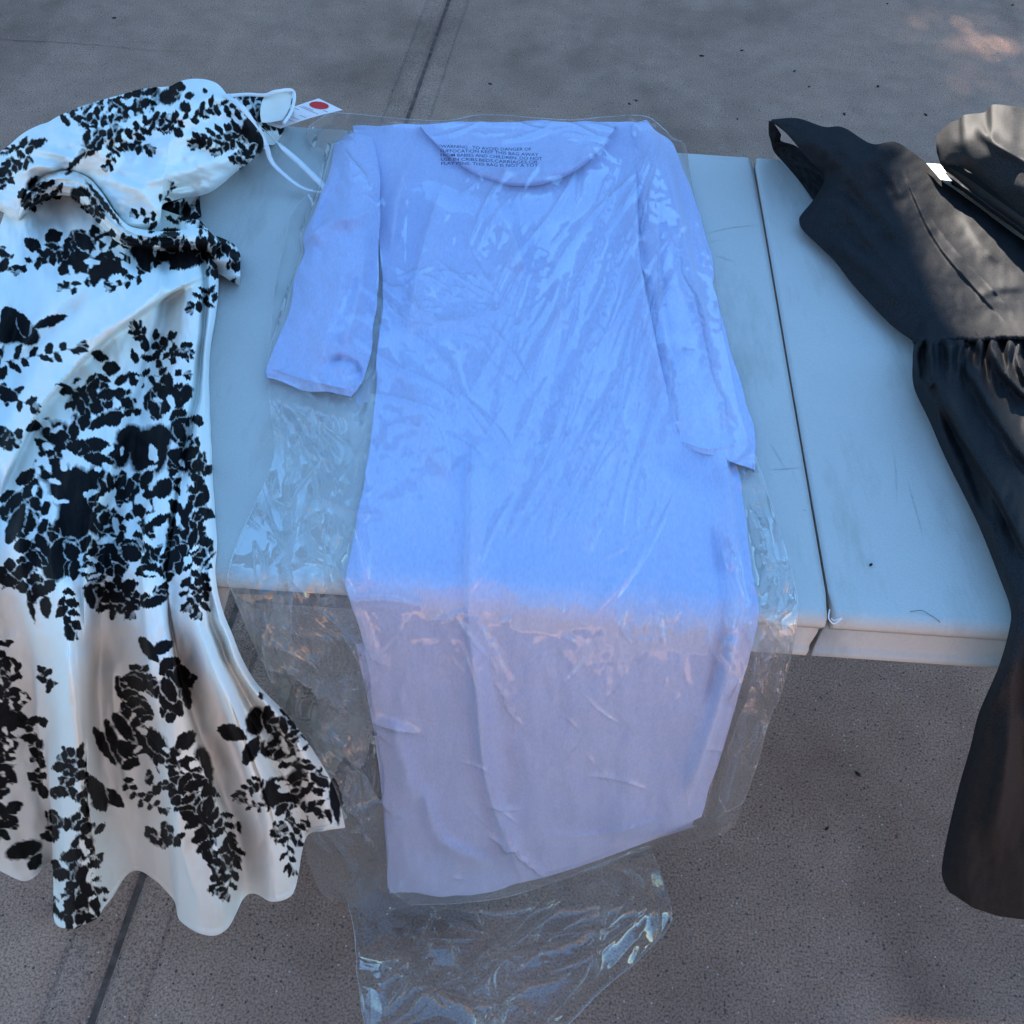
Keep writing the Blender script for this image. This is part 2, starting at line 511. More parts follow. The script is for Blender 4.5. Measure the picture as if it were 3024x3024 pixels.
# ------------------------------------------------------------------ ground: two slabs with a tooled joint
ground = obj('ground', [(-60, -60, -0.012), (60, -60, -0.012), (60, 60, -0.012), (-60, 60, -0.012)], [(0, 1, 2, 3)], M_CON_DK, smooth=False)
tag(ground, kind='structure')
J0 = onground(np.array([1322.]), np.array([0.]))[0]; J1 = onground(np.array([259.]), np.array([3024.]))[0]
jd = (J0 - J1)[:2]; jd /= np.linalg.norm(jd); jn = np.array([jd[1], -jd[0]])     # jn points right
def slab(side):
    prof = [(0.0050, -0.0118), (0.0085, -0.0105), (0.012, -0.007), (0.016, -0.0038), (0.023, -0.0013), (0.056, -0.0004), (0.0605, -0.0040), (0.067, 0.0), (0.5, 0.0), (55.0, 0.0)]
    ts = np.concatenate([[-50, -6], np.linspace(-2, 6, 90), [12, 50]])
    vs = []
    for t in ts:
        w = 0.0022 * float(perlin(np.array([t * 9.0]), np.array([3.3 + side]), 5)[0]) if -2 <= t <= 6 else 0
        for (o_, z) in prof:
            oo = o_ + (w if o_ < 0.03 else 0)
            p = J1[:2] + jd * t + jn * side * oo
            vs.append((p[0], p[1], z))
    F = gridfaces(len(ts), len(prof))
    if side > 0: F = F[:, ::-1]
    o = obj('slab', vs, F, M_CON, ground)
    return o
slab(1); slabL = slab(-1)
# hairline crack running across the left slab
cx = resample([(-60, 108), (40, 118), (150, 124), (260, 131), (380, 142), (480, 150), (640, 152)], 70)
cp = onground(cx[:, 0], cx[:, 1] + 3 * perlin(cx[:, 0] / 22, cx[:, 0] * 0 + 1.5, 3), 0.0016)
wd = 0.0009 * (0.5 + 0.9 * np.abs(perlin(cx[:, 0] / 30, cx[:, 0] * 0 + 8.1, 9)) * 2)
wd *= np.linspace(1.3, 0.3, 70)
vs = []
for p, w in zip(cp, wd): vs += [(p[0], p[1] + w, p[2]), (p[0], p[1] - w, p[2])]
obj('crack', vs, [(2 * k, 2 * k + 1, 2 * k + 3, 2 * k + 2) for k in range(69)], M_CON_DK, slabL, smooth=False)

# unseen blocks and leaves added to shape the shade and bounce warm light
bl = empty('shade_block', (-8, 9.5, 0), 'tall plain block added out of view beyond the table to shade it', 'building')  # added occluder; its right end sets the shadow line on the black dress
boxes('wall', [(-18, -0.36, 9.0, 9.5, -0.01, 9.2)], M_BLOCKER, bl)
boxes('roof_edge', [(-18.1, -0.37, 8.95, 9.55, 9.2, 9.4)], M_BLOCKER, bl)
sw = empty('shade_screen', (3, 9.5, 0), 'lower unseen wall added beside the tall block, its opening letting a sun patch through', 'wall')  # added occluder, low enough to leave the black dress in sun
WX0, WX1, WZ = -0.358, 12.0, 6.075
OX0, OX1, OZ0, OZ1 = 0.53, 1.03, 3.72, 4.34
lst = [(WX0 - .3, OX0, 9.02, 9.08, -0.01, WZ), (OX1, WX1, 9.02, 9.08, -0.01, WZ), (OX0 - .05, OX1 + .05, 9.084, 9.12, -0.01, OZ0), (OX0 - .05, OX1 + .05, 9.084, 9.12, OZ1, WZ - .01)]
boxes('wall', lst, M_BLOCKER, sw)
dapple = empty('dapple_leaves', (0.8, 9.1, 3.6), 'unseen vine grown across the opening of the screen wall', 'dapple')  # leaf cards added to soften the sun patch on the concrete
vr = random.Random(5); vv, vf = [], []
M_DAPPLE = simple('dapple_leaf', (0.05, 0.09, 0.03), 0.6, 0.3, 0.3, 40)
for k in range(7000):
    x = vr.uniform(OX0 - .03, OX1 + .03); z = vr.uniform(OZ0 - .03, OZ1 + .03)
    dx, dz = (x - .80) / .19, (z - 4.09) / .050; e1 = math.hypot(dx, dz + .35 * dx); e2 = math.hypot((x - .70) / .09, (z - 3.83) / .04) * 1.25
    if vr.random() > min(1.0, .34 + .9 * max(0, min(e1, e2) - .35)): continue
    sz = vr.uniform(.011, .019); a = vr.uniform(0, 6.28); y = vr.uniform(9.10, 9.16)
    q = len(vv)
    for c, (px_, pz_) in enumerate(((0, -1), (.55, -.1), (0, 1), (-.55, -.1))):
        vv.append((x + sz * (px_ * math.cos(a) - pz_ * math.sin(a)), y + (.006 if c % 2 else 0), z + sz * (px_ * math.sin(a) + pz_ * math.cos(a))))
    vf.append((q, q + 1, q + 2, q + 3))
tag(obj('foliage', vv, vf, M_DAPPLE, dapple, smooth=False), kind='stuff')
fb = empty('bounce_block', (0, -14, 0), 'unseen warm block added behind the camera to bounce sunlight on the clothes', 'building')  # added reflector for warm light on the hanging fronts
boxes('wall', [(-16, 16, -12.0, -10.5, -0.01, 7.5)], M_BOUNCE, fb)
boxes('roof_edge', [(-16.1, 16.1, -12.1, -10.4, 7.5, 7.7)], M_BOUNCE, fb)

# ------------------------------------------------------------------ folding table
table = empty('folding_table', (SEAM, (YF + YB) / 2, 0), 'scuffed off-white plastic folding table holding all the clothes', 'table')
def leaf_mesh(x0, x1, name):
    prof = []
    for t in np.linspace(-0.1, np.pi / 2, 8): prof.append((YF + 0.012 - 0.012 * math.cos(t), TOP - 0.012 + 0.012 * math.sin(t)))
    prof += [(YF + 0.03, TOP + 0.0002), (YF + 0.2, TOP), ((YF + YB) / 2, TOP - 0.0008), (YB - 0.2, TOP), (YB - 0.03, TOP + 0.0002)]
    for t in np.linspace(np.pi / 2, -0.1, 8): prof.append((YB - 0.012 + 0.012 * math.cos(t), TOP - 0.012 + 0.012 * math.sin(t)))
    prof += [(YB - 0.004, TOP - 0.02), (YF + 0.004, TOP - 0.02)]
    prof = np.array(prof)
    xs = np.unique(np.concatenate([np.linspace(x0, x1, 40), np.linspace(max(x0, SEAM - 0.03), min(x1, SEAM + 0.03), 6)]))
    vs = []
    for x in xs:
        e = max(0, 0.005 - abs(x - SEAM)) / 0.005
        for (y, z) in prof:
            zz = z - 0.0025 * e * e * (z > TOP - 0.011)
            xx = x
            if abs(x - SEAM) < 0.004:
                xx += 0.0012 * float(perlin(np.array([y * 30]), np.array([1.7 if x < SEAM else 5.1]), 4)[0])
                if y < YF + 0.02 or y > YB - 0.02: xx += (0.004 if x > SEAM else -0.003) * (1 if y > YB - .02 else 0.6)
            vs.append((xx, y, zz))
    n = len(prof); fs = []
    for k in range(len(xs) - 1):
        for s in range(n):
            s2 = (s + 1) % n
            fs.append([k * n + s, k * n + s2, (k + 1) * n + s2, (k + 1) * n + s])
    fs.append(list(range(n))[::-1]); fs.append([(len(xs) - 1) * n + s for s in range(n)])
    return obj(name, vs, fs, M_TAB, table)
leafL = leaf_mesh(SEAM - 0.914, SEAM - 0.0012, 'leaf')
leafR = leaf_mesh(SEAM + 0.0012, SEAM + 0.914, 'leaf')
# apron along the front: face with a groove above and a flared lip below
def apron(x0, x1, slant0=0.0, slant1=0.0, y_front=YF, sgn=1):
    prof = [(0.0035, -0.0205), (0.0075, -0.0225), (0.0065, -0.026), (0.0045, -0.030), (0.003, -0.044), (0.0015, -0.047), (-0.002, -0.0495), (-0.003, -0.055), (-0.001, -0.0575), (0.012, -0.0578), (0.014, -0.0215)]
    vs = []
    n = len(prof); xs = np.linspace(0, 1, 24)
    for u in xs:
        for (o_, z) in prof:
            a = x0 + slant0 * (z + 0.02) / -0.038; b = x1 + slant1 * (z + 0.02) / -0.038
            vs.append((a + (b - a) * u, y_front + sgn * o_, TOP + z))
    fs = []
    for k in range(len(xs) - 1):
        for s in range(n):
            s2 = (s + 1) % n
            f = [k * n + s, (k + 1) * n + s, (k + 1) * n + s2, k * n + s2]
            fs.append(f if sgn > 0 else f[::-1])
    fs.append(list(range(n))); fs.append([(len(xs) - 1) * n + s for s in range(n)][::-1])
    return obj('apron', vs, fs, M_TAB, table)
HX0 = float(drape(np.array([678.]), np.array([1745.]), np.array([0.]))[0][0])
apron(SEAM - 0.912, HX0, 0, -0.012)
apron(-0.02, SEAM - 0.003, 0.012, -0.007)
apron(SEAM + 0.0025, SEAM + 0.912, -0.007, 0)
apron(SEAM - 0.912, SEAM + 0.912, 0, 0, YB, -1)
boxes('frame_rail', [(HX0 + 0.012, 0.0, YF + 0.012, YF + 0.034, TOP - 0.056, TOP - 0.0215)], M_STEEL, table, 0.004)
for xl in (-0.48, 1.06):
    for yy in (YF + 0.1, YB - 0.1):
        tube('leg', [(xl, yy, TOP - 0.03), (xl, yy, 0.35), (xl, yy, 0.0)], 0.0135, M_LEG, table, 12)
    tube('leg_brace', [(xl, YF + 0.1, 0.16), (xl, (YF + YB) / 2, 0.16), (xl, YB - 0.1, 0.16)], 0.0105, M_LEG, table, 10)
M_SCR = simple('scuff_grey', (0.475, 0.468, 0.435), 0.6, 0.3, 0.2, 200)
M_SMUDGE = simple('scuff_pale', (0.42, 0.415, 0.385), 0.6, 0.3, 0.12, 120)
def scratch(lf, line, w, mat):
    Q = resample([(x, y, .0004) for x, y in line], 24); P = drape(*Q.T); P[:, 2] = TOP + .0006
    t = np.gradient(P, axis=0); nn = np.stack([-t[:, 1], t[:, 0], 0 * t[:, 0]], 1); nn /= np.linalg.norm(nn, axis=1)[:, None]
    ww = w * np.sin(np.linspace(.05, np.pi - .05, 24))[:, None] * (.5 + .8 * rng.random((24, 1)))
    V = np.stack([P - nn * ww, P + nn * ww], 1).reshape(-1, 3)
    obj('scratch', V, [(2 * k, 2 * k + 2, 2 * k + 3, 2 * k + 1) for k in range(23)], mat, lf, smooth=False)
for lf, L, w in ((leafL, [(2082, 692), (2150, 674), (2238, 664)], .0006), (leafL, [(2092, 716), (2128, 706)], .0005), (leafL, [(2110, 752), (2150, 766), (2172, 774)], .0005), (leafL, [(2268, 1386), (2320, 1384), (2372, 1380)], .0006),
                 (leafL, [(2270, 1300), (2300, 1350), (2332, 1400)], .0004), (leafL, [(2100, 466), (2150, 470)], .0005), (leafR, [(2680, 1422), (2700, 1490), (2726, 1580)], .0006), (leafR, [(2415, 1112), (2440, 1140), (2468, 1150)], .0007),
                 (leafR, [(2640, 1330), (2646, 1400), (2648, 1490)], .0004), (leafR, [(2490, 1180), (2506, 1196)], .0008), (leafR, [(2610, 1660), (2624, 1664)], .0009), (leafR, [(2365, 875), (2380, 878)], .0010), (leafR, [(2560, 1740), (2575, 1752)], .0009),
                 (leafR, [(2446, 1310), (2452, 1316)], .0012), (leafR, [(2590, 1480), (2598, 1486)], .0012), (leafL, [(2262, 960), (2290, 966)], .0009)):
    if w < .00062: scratch(lf, L, w * .8, M_SCR)
# frayed bit of plastic sticking out of the seam
s0 = drape(np.array([2450., 2447., 2452., 2462., 2474., 2486., 2477., 2462., 2455.]), np.array([1800., 1822., 1834., 1842., 1836., 1826., 1829., 1832., 1826.]), np.array([.001, .004, .007, .006, .006, .005, .006, .003, .001]))
tube('frayed_strip', catmull(s0, 40), 0.0006, M_CARD, table, 6)

# ------------------------------------------------------------------ printed dress: floral print drawn in numpy
PX0, PY0, PS = -200, 180, 2.0
CW, CH = int(1300 / PS), int(2700 / PS)
ink = np.zeros((CH, CW), np.float32)
def stamp(x0, y0, x1, y1, w, soft=5.0, strength=1.0, halo=3.5):
    """one leaf from base to tip"""
    bx0, bx1 = min(x0, x1) - w - 8, max(x0, x1) + w + 8; by0, by1 = min(y0, y1) - w - 8, max(y0, y1) + w + 8
    i0, i1 = max(0, int((by0 - PY0) / PS)), min(CH, int((by1 - PY0) / PS) + 1)
    j0, j1 = max(0, int((bx0 - PX0) / PS)), min(CW, int((bx1 - PX0) / PS) + 1)
    if i0 >= i1 or j0 >= j1: return
    yy, xx = np.mgrid[i0:i1, j0:j1]
    X = xx * PS + PX0; Y = yy * PS + PY0
    dx, dy = x1 - x0, y1 - y0; L = math.hypot(dx, dy) + 1e-6
    t = ((X - x0) * dx + (Y - y0) * dy) / L / L; q = np.abs(-(X - x0) * dy + (Y - y0) * dx) / L
    hw = w * np.sin(np.pi * np.clip(t, 0, 1) ** 0.85) ** 0.8
    d = np.where((t > 0) & (t < 1), hw - q, -8.0)
    v = np.clip(0.5 + d / (2 * soft), 0, 1) * strength
    if halo:
        ink[i0:i1, j0:j1] *= 1 - .62 * np.clip(0.5 + (d + halo) / 4.0, 0, 1) * (np.clip(t, 0.12, 1) == t)
    ink[i0:i1, j0:j1] = np.maximum(ink[i0:i1, j0:j1], v)
def gap(x, y, r1, r2, ang=0.0):
    i0, i1 = max(0, int((y - r1 - r2 - PY0) / PS)), min(CH, int((y + r1 + r2 - PY0) / PS) + 1)
    j0, j1 = max(0, int((x - r1 - r2 - PX0) / PS)), min(CW, int((x + r1 + r2 - PX0) / PS) + 1)
    if i0 >= i1 or j0 >= j1: return
    yy, xx = np.mgrid[i0:i1, j0:j1]; X = xx * PS + PX0 - x; Y = yy * PS + PY0 - y
    a = (X * math.cos(ang) + Y * math.sin(ang)) / r1; b = (-X * math.sin(ang) + Y * math.cos(ang)) / r2
    e = np.clip((np.sqrt(a * a + b * b) - 0.8) / 0.3, 0, 1)
    ink[i0:i1, j0:j1] *= e
def blob(x, y, rx, ry, ang=0.0, soft=0.25, strength=1.0):
    r = max(rx, ry) * 1.5
    i0, i1 = max(0, int((y - r - PY0) / PS)), min(CH, int((y + r - PY0) / PS) + 1)
    j0, j1 = max(0, int((x - r - PX0) / PS)), min(CW, int((x + r - PX0) / PS) + 1)
    if i0 >= i1 or j0 >= j1: return
    yy, xx = np.mgrid[i0:i1, j0:j1]; X = xx * PS + PX0 - x; Y = yy * PS + PY0 - y
    a = (X * math.cos(ang) + Y * math.sin(ang)) / rx; b = (-X * math.sin(ang) + Y * math.cos(ang)) / ry
    v = np.clip(0.5 + (1 - np.sqrt(a * a + b * b)) / (2 * soft), 0, 1) * strength
    ink[i0:i1, j0:j1] = np.maximum(ink[i0:i1, j0:j1], v)
pr = random.Random(21)
def spray(pts, n, L, w, spread=0.9, tip=True, stem=2.5):
    """leaves in pairs along a stem"""
    P = resample(pts, 40)
    for k in range(39): stamp(P[k][0], P[k][1], P[k + 1][0] + (P[k + 1][0] - P[k][0]) * .6, P[k + 1][1] + (P[k + 1][1] - P[k][1]) * .6, stem, 1.5, 1.0, 0)
    for k in range(n):
        t = (k + 0.4) / n; i = min(38, int(t * 39)); d = P[i + 1] - P[i]; a = math.atan2(d[1], d[0])
        s = 1 if k % 2 else -1
        aa = a + s * (spread + pr.uniform(-.3, .3)); l = L * pr.uniform(.7, 1.15) * (1.1 - .35 * t)
        stamp(P[i][0], P[i][1], P[i][0] + l * math.cos(aa), P[i][1] + l * math.sin(aa), w * pr.uniform(.75, 1.2), 2.5)
    if tip:
        d = P[-1] - P[-4]; a = math.atan2(d[1], d[0])
        for da in (-.5, 0, .45): stamp(P[-1][0], P[-1][1], P[-1][0] + L * .8 * math.cos(a + da), P[-1][1] + L * .8 * math.sin(a + da), w * .8, 2.5)
def bush(x, y, rx, ry, n, L, w, out=0.6):
    L *= 1.12; w *= 1.18
    for k in range(n):
        t = pr.uniform(0, 2 * math.pi); r = math.sqrt(pr.random())
        cx, cy = x + rx * r * math.cos(t), y + ry * r * math.sin(t)
        a = t + pr.uniform(-1.3, 1.3) if pr.random() < out else pr.uniform(0, 6.28)
        l = L * pr.uniform(.6, 1.2)
        stamp(cx - l * .4 * math.cos(a), cy - l * .4 * math.sin(a), cx + l * .6 * math.cos(a), cy + l * .6 * math.sin(a), w * pr.uniform(.7, 1.2), 2.8)
def gaps(x, y, rx, ry, n, r):
    for k in range(n):
        t = pr.uniform(0, 6.28); q = math.sqrt(pr.random())
        gap(x + rx * q * math.cos(t), y + ry * q * math.sin(t), r * pr.uniform(.6, 1.6), r * pr.uniform(.25, .6), pr.uniform(0, 3.14))

# --- upper skirt mass under the sash
bush(190, 740, 110, 55, 22, 62, 17); bush(330, 760, 120, 60, 26, 66, 18); bush(470, 740, 110, 50, 20, 62, 17); bush(585, 745, 50, 45, 10, 50, 15)
blob(330, 800, 60, 34, 0.1); blob(430, 745, 50, 30, .2); blob(220, 780, 46, 30, -.4); blob(540, 770, 46, 26, 0)
gaps(340, 760, 230, 70, 16, 18); gap(345, 822, 24, 14)
spray([(200, 720), (120, 760), (60, 790)], 7, 44, 11); spray([(260, 820), (220, 850), (190, 850)], 4, 34, 9); spray([(420, 810), (360, 840), (330, 845)], 5, 34, 9)
spray([(640, 860), (600, 880), (572, 905)], 6, 40, 9); stamp(612, 868, 640, 840, 9); stamp(600, 890, 636, 912, 8)
bush(640, 760, 22, 50, 8, 46, 12)
# --- left edge sprays
stamp(10, 905, 70, 1000, 34); blob(75, 985, 46, 34, .5); stamp(100, 965, 205, 930, 17); blob(20, 980, 40, 38); stamp(60, 925, 82, 1000, 20)
spray([(-60, 1080), (60, 1060), (225, 1028)], 12, 52, 12); spray([(-60, 1150), (20, 1160), (90, 1200)], 7, 46, 12)
bush(-20, 1120, 70, 70, 16, 60, 16); bush(0, 1290, 50, 40, 8, 50, 14); bush(-10, 770, 40, 40, 6, 50, 10)
spray([(0, 1300), (40, 1310)], 3, 34, 10)
# --- bouquet
spray([(400, 1075), (440, 1030), (480, 995), (540, 1036)], 9, 52, 13); spray([(440, 1060), (500, 1060), (530, 1050)], 5, 40, 11); spray([(430, 1000), (420, 985), (405, 970)], 4, 40, 9)
spray([(360, 1130), (440, 1110), (540, 1108)], 7, 40, 10)
stamp(268, 1040, 322, 1062, 17); stamp(300, 1090, 360, 1085, 22); stamp(335, 1135, 385, 1105, 15); stamp(385, 1100, 425, 1150, 22); stamp(365, 1200, 385, 1145, 15); stamp(430, 1215, 455, 1140, 17); stamp(265, 1110, 330, 1130, 17)
blob(245, 1185, 44, 66, .2, .5); bush(255, 1170, 70, 70, 12, 55, 15); blob(300, 1195, 40, 20, -.6)
bush(330, 1190, 60, 40, 9, 52, 15); bush(510, 1190, 60, 60, 16, 54, 17); bush(545, 1260, 40, 50, 9, 55, 18); blob(500, 1170, 36, 32)
stamp(260, 1270, 365, 1200, 18); stamp(305, 1245, 372, 1225, 24); stamp(395, 1210, 420, 1225, 14); stamp(505, 1280, 560, 1235, 26); stamp(520, 1245, 545, 1310, 20)
blob(440, 1335, 62, 78, .15, .30); blob(385, 1295, 46, 44, .3, .35); blob(470, 1290, 40, 40, 0, .3); blob(350, 1345, 36, 40, .3, .35)
stamp(235, 1310, 335, 1320, 24); stamp(240, 1345, 345, 1370, 20); blob(170, 1285, 55, 44, .3, .4); blob(150, 1370, 48, 60, .1, .3); bush(160, 1310, 80, 80, 14, 60, 18)
blob(210, 1440, 70, 70, .2, .3); blob(225, 1520, 56, 90, .15, .25); blob(195, 1570, 46, 50, 0, .3); blob(295, 1540, 42, 44, .3, .3); blob(285, 1420, 36, 46, 0, .3)
bush(60, 1480, 40, 100, 14, 70, 20); bush(110, 1560, 55, 70, 14, 48, 14); stamp(20, 1610, 75, 1480, 24)
bush(330, 1450, 70, 50, 14, 44, 13); bush(400, 1440, 60, 40, 10, 50, 15); stamp(450, 1470, 520, 1410, 27); stamp(430, 1520, 460, 1470, 18); bush(560, 1400, 44, 80, 18, 60, 19); bush(595, 1450, 34, 90, 14, 60, 17)
bush(370, 1540, 80, 50, 16, 55, 16); stamp(425, 1570, 470, 1530, 14); stamp(480, 1540, 525, 1510, 15); bush(460, 1590, 60, 55, 14, 56, 17); bush(560, 1540, 50, 60, 12, 54, 15)
blob(335, 1640, 50, 32, -.3, .3); bush(340, 1640, 90, 55, 22, 58, 17); bush(450, 1650, 70, 60, 16, 60, 19); bush(290, 1690, 40, 50, 10, 60, 18); bush(540, 1640, 60, 50, 14, 56, 16); bush(600, 1600, 44, 50, 10, 50, 14)
bush(150, 1660, 70, 70, 18, 62, 18); blob(160, 1670, 40, 50, 0, .3); bush(60, 1650, 50, 60, 12, 60, 16); bush(230, 1660, 34, 60, 8, 60, 17)
gaps(330, 1400, 270, 330, 46, 20); gaps(180, 1400, 120, 200, 12, 16); gaps(560, 1450, 60, 200, 14, 16)
spray([(370, 1720), (350, 1780), (330, 1800), (300, 1785)], 9, 46, 12); spray([(390, 1740), (385, 1800)], 6, 44, 12); bush(345, 1745, 60, 36, 12, 52, 15); bush(450, 1755, 36, 26, 6, 46, 14); stamp(415, 1790, 500, 1760, 18)
spray([(590, 1660), (600, 1740), (585, 1800)], 10, 48, 12); spray([(570, 1640), (560, 1720), (550, 1780)], 7, 44, 11); stamp(640, 1625, 585, 1690, 6)
spray([(185, 1740), (205, 1820), (210, 1860)], 8, 46, 13); stamp(195, 1840, 216, 1898, 16); stamp(130, 1755, 140, 1830, 19); stamp(80, 1740, 105, 1850, 10); bush(100, 1740, 46, 34, 8, 50, 15); bush(20, 1700, 30, 30, 5, 50, 16)
stamp(258, 1730, 275, 1800, 18)
# --- lower bouquets
stamp(410, 1880, 470, 1960, 20); stamp(450, 1925, 515, 1895, 20); stamp(470, 1990, 535, 1945, 30); stamp(380, 1965, 445, 1995, 18); stamp(345, 1990, 355, 2070, 11); stamp(420, 1990, 440, 1960, 12)
bush(430, 2040, 70, 60, 14, 66, 17); bush(520, 2050, 40, 70, 12, 66, 20); stamp(480, 2000, 520, 2080, 22); stamp(545, 2020, 560, 2100, 16)
spray([(350, 2050), (400, 2110), (430, 2150)], 8, 60, 15); stamp(275, 2145, 345, 2265, 19); stamp(310, 2120, 360, 2265, 17); stamp(330, 2100, 400, 2200, 20); stamp(340, 2190, 430, 2250, 26); stamp(355, 2270, 430, 2235, 17)
blob(450, 2200, 50, 44, .5, .25); blob(490, 2235, 60, 40, .6, .25); stamp(520, 2210, 580, 2160, 26); stamp(430, 2150, 500, 2240, 24); stamp(485, 2130, 520, 2110, 18); stamp(500, 2350, 540, 2290, 17)
blob(600, 2270, 30, 70, -.15, .3); blob(590, 2330, 30, 40, 0, .3); bush(480, 2290, 50, 50, 14, 56, 15); bush(560, 2290, 34, 60, 10, 60, 18); gaps(500, 2230, 110, 130, 16, 20)
spray([(360, 2300), (420, 2360), (480, 2390)], 10, 34, 9); stamp(430, 2440, 470, 2500, 20); stamp(480, 2420, 505, 2490, 17); stamp(430, 2460, 490, 2510, 12); bush(510, 2470, 36, 24, 8, 40, 12)
bush(570, 2360, 60, 50, 16, 56, 17); bush(600, 2440, 50, 60, 16, 56, 17); stamp(580, 2520, 635, 2480, 17); spray([(650, 2400), (675, 2480), (690, 2520)], 9, 46, 11)
spray([(680, 2480), (660, 2560), (640, 2610)], 9, 50, 12); spray([(690, 2500), (685, 2580), (670, 2630)], 8, 46, 10); bush(640, 2540, 36, 24, 8, 46, 13); stamp(700, 2420, 712, 2465, 9)
# --- right hand panel
stamp(640, 2150, 732, 2180, 26); blob(755, 2130, 30, 46, .2, .25); stamp(790, 2080, 800, 2180, 21); stamp(720, 2260, 765, 2170, 23); blob(795, 2210, 30, 30, 0, .3); stamp(775, 2070, 765, 2040, 8)
bush(850, 2180, 50, 80, 26, 52, 11); bush(880, 2240, 40, 60, 16, 46, 10); blob(815, 2340, 44, 50, .4, .25); blob(870, 2330, 40, 60, .3, .3); gap(842, 2332, 21, 12, -.2)
spray([(780, 2300), (730, 2330), (710, 2345)], 8, 40, 9); spray([(800, 2370), (760, 2385), (720, 2370)], 6, 30, 7); bush(920, 2330, 40, 50, 14, 50, 11); bush(880, 2410, 60, 40, 14, 46, 11); bush(960, 2390, 40, 40, 12, 44, 11)
stamp(810, 2420, 818, 2500, 11); bush(850, 2450, 40, 50, 12, 52, 10); spray([(870, 2420), (850, 2500), (860, 2560)], 8, 44, 8); gaps(870, 2330, 100, 160, 22, 16); stamp(980, 2300, 1000, 2440, 16)
# --- tube flute at the left of the hem, and far left panel
stamp(225, 2260, 245, 2190, 14); bush(210, 2260, 36, 40, 12, 44, 13); blob(220, 2290, 20, 22); bush(190, 2340, 30, 34, 8, 44, 13); bush(250, 2340, 30, 60, 12, 46, 12); stamp(205, 2450, 240, 2390, 15)
stamp(300, 2330, 370, 2385, 22); stamp(265, 2290, 315, 2400, 26); blob(295, 2370, 26, 26); bush(170, 2440, 26, 60, 10, 50, 13); blob(245, 2500, 36, 44, .2, .3); bush(250, 2450, 44, 60, 14, 50, 13)
blob(205, 2570, 36, 40, .2, .3); bush(200, 2560, 40, 60, 12, 52, 14); bush(280, 2560, 34, 60, 12, 50, 13); bush(230, 2650, 70, 60, 22, 60, 16); blob(200, 2690, 40, 34); blob(260, 2700, 34, 30); bush(220, 2725, 70, 26, 12, 50, 14); gaps(230, 2600, 80, 120, 18, 14)
bush(20, 2060, 50, 110, 26, 66, 20); blob(10, 2150, 44, 80); bush(20, 2280, 40, 90, 16, 60, 14); bush(110, 2170, 30, 60, 8, 46, 12); bush(120, 2280, 22, 70, 10, 50, 11); bush(130, 2010, 26, 30, 5, 40, 10); bush(0, 2420, 44, 60, 12, 56, 16); blob(70, 2510, 60, 28, -.3); stamp(85, 2570, 125, 2520, 20); bush(10, 1930, 22, 60, 7, 40, 10)
gaps(30, 2150, 60, 200, 14, 14)
# --- bodice
stamp(70, 440, 142, 410, 15); stamp(60, 440, 80, 400, 12); stamp(75, 455, 100, 430, 12); spray([(60, 430), (30, 440), (15, 450)], 5, 24, 6); spray([(90, 460), (40, 480), (10, 530)], 8, 40, 12); stamp(85, 460, 100, 485, 6)
bush(10, 520, 20, 40, 8, 40, 11); bush(330, 320, 120, 24, 26, 46, 12); bush(260, 345, 90, 26, 18, 40, 10); blob(400, 310, 44, 24, -.2, .3); bush(430, 285, 44, 22, 12, 40, 11); bush(300, 360, 60, 20, 10, 34, 8); blob(500, 285, 34, 24, -.3, .3); gaps(360, 320, 160, 40, 14, 13)
bush(510, 260, 30, 16, 6, 34, 10); stamp(535, 300, 560, 335, 17); stamp(545, 290, 575, 275, 12); stamp(600, 260, 612, 280, 8); blob(508, 262, 12, 16)
blob(300, 400, 66, 22, -.5, .3); stamp(215, 480, 380, 350, 20); bush(310, 420, 70, 40, 16, 46, 11); spray([(320, 440), (380, 420), (430, 440)], 9, 44, 12); spray([(330, 440), (330, 470), (318, 485)], 5, 34, 8); stamp(190, 510, 260, 440, 10); spray([(380, 410), (430, 370), (490, 355)], 9, 44, 11); blob(455, 358, 22, 12, -.2)
spray([(440, 390), (520, 360), (590, 342)], 9, 40, 10); stamp(520, 375, 535, 412, 15); stamp(500, 370, 475, 385, 10); spray([(590, 340), (640, 310), (720, 330)], 9, 46, 9); gaps(330, 420, 110, 60, 8, 12)
spray([(720, 395), (660, 395), (585, 420)], 12, 46, 11); spray([(720, 400), (670, 420), (645, 440)], 7, 40, 10); blob(735, 385, 26, 50, .3, .25); blob(755, 420, 26, 40, -.2, .3); bush(730, 460, 24, 36, 12, 44, 9); bush(700, 480, 20, 20, 6, 34, 8)
spray([(470, 600), (500, 570), (505, 550)], 4, 26, 6); spray([(468, 660), (430, 640), (405, 632)], 5, 34, 9)
# --- sash
blob(110, 545, 30, 26); bush(90, 590, 30, 34, 10, 44, 12); bush(150, 560, 30, 36, 8, 40, 11); blob(240, 570, 36, 30, .3, .3); gap(248, 580, 14, 12); bush(290, 610, 34, 40, 10, 44, 12); stamp(250, 520, 370, 670, 9); bush(560, 655, 70, 14, 8, 40, 8); blob(625, 690, 12, 26)

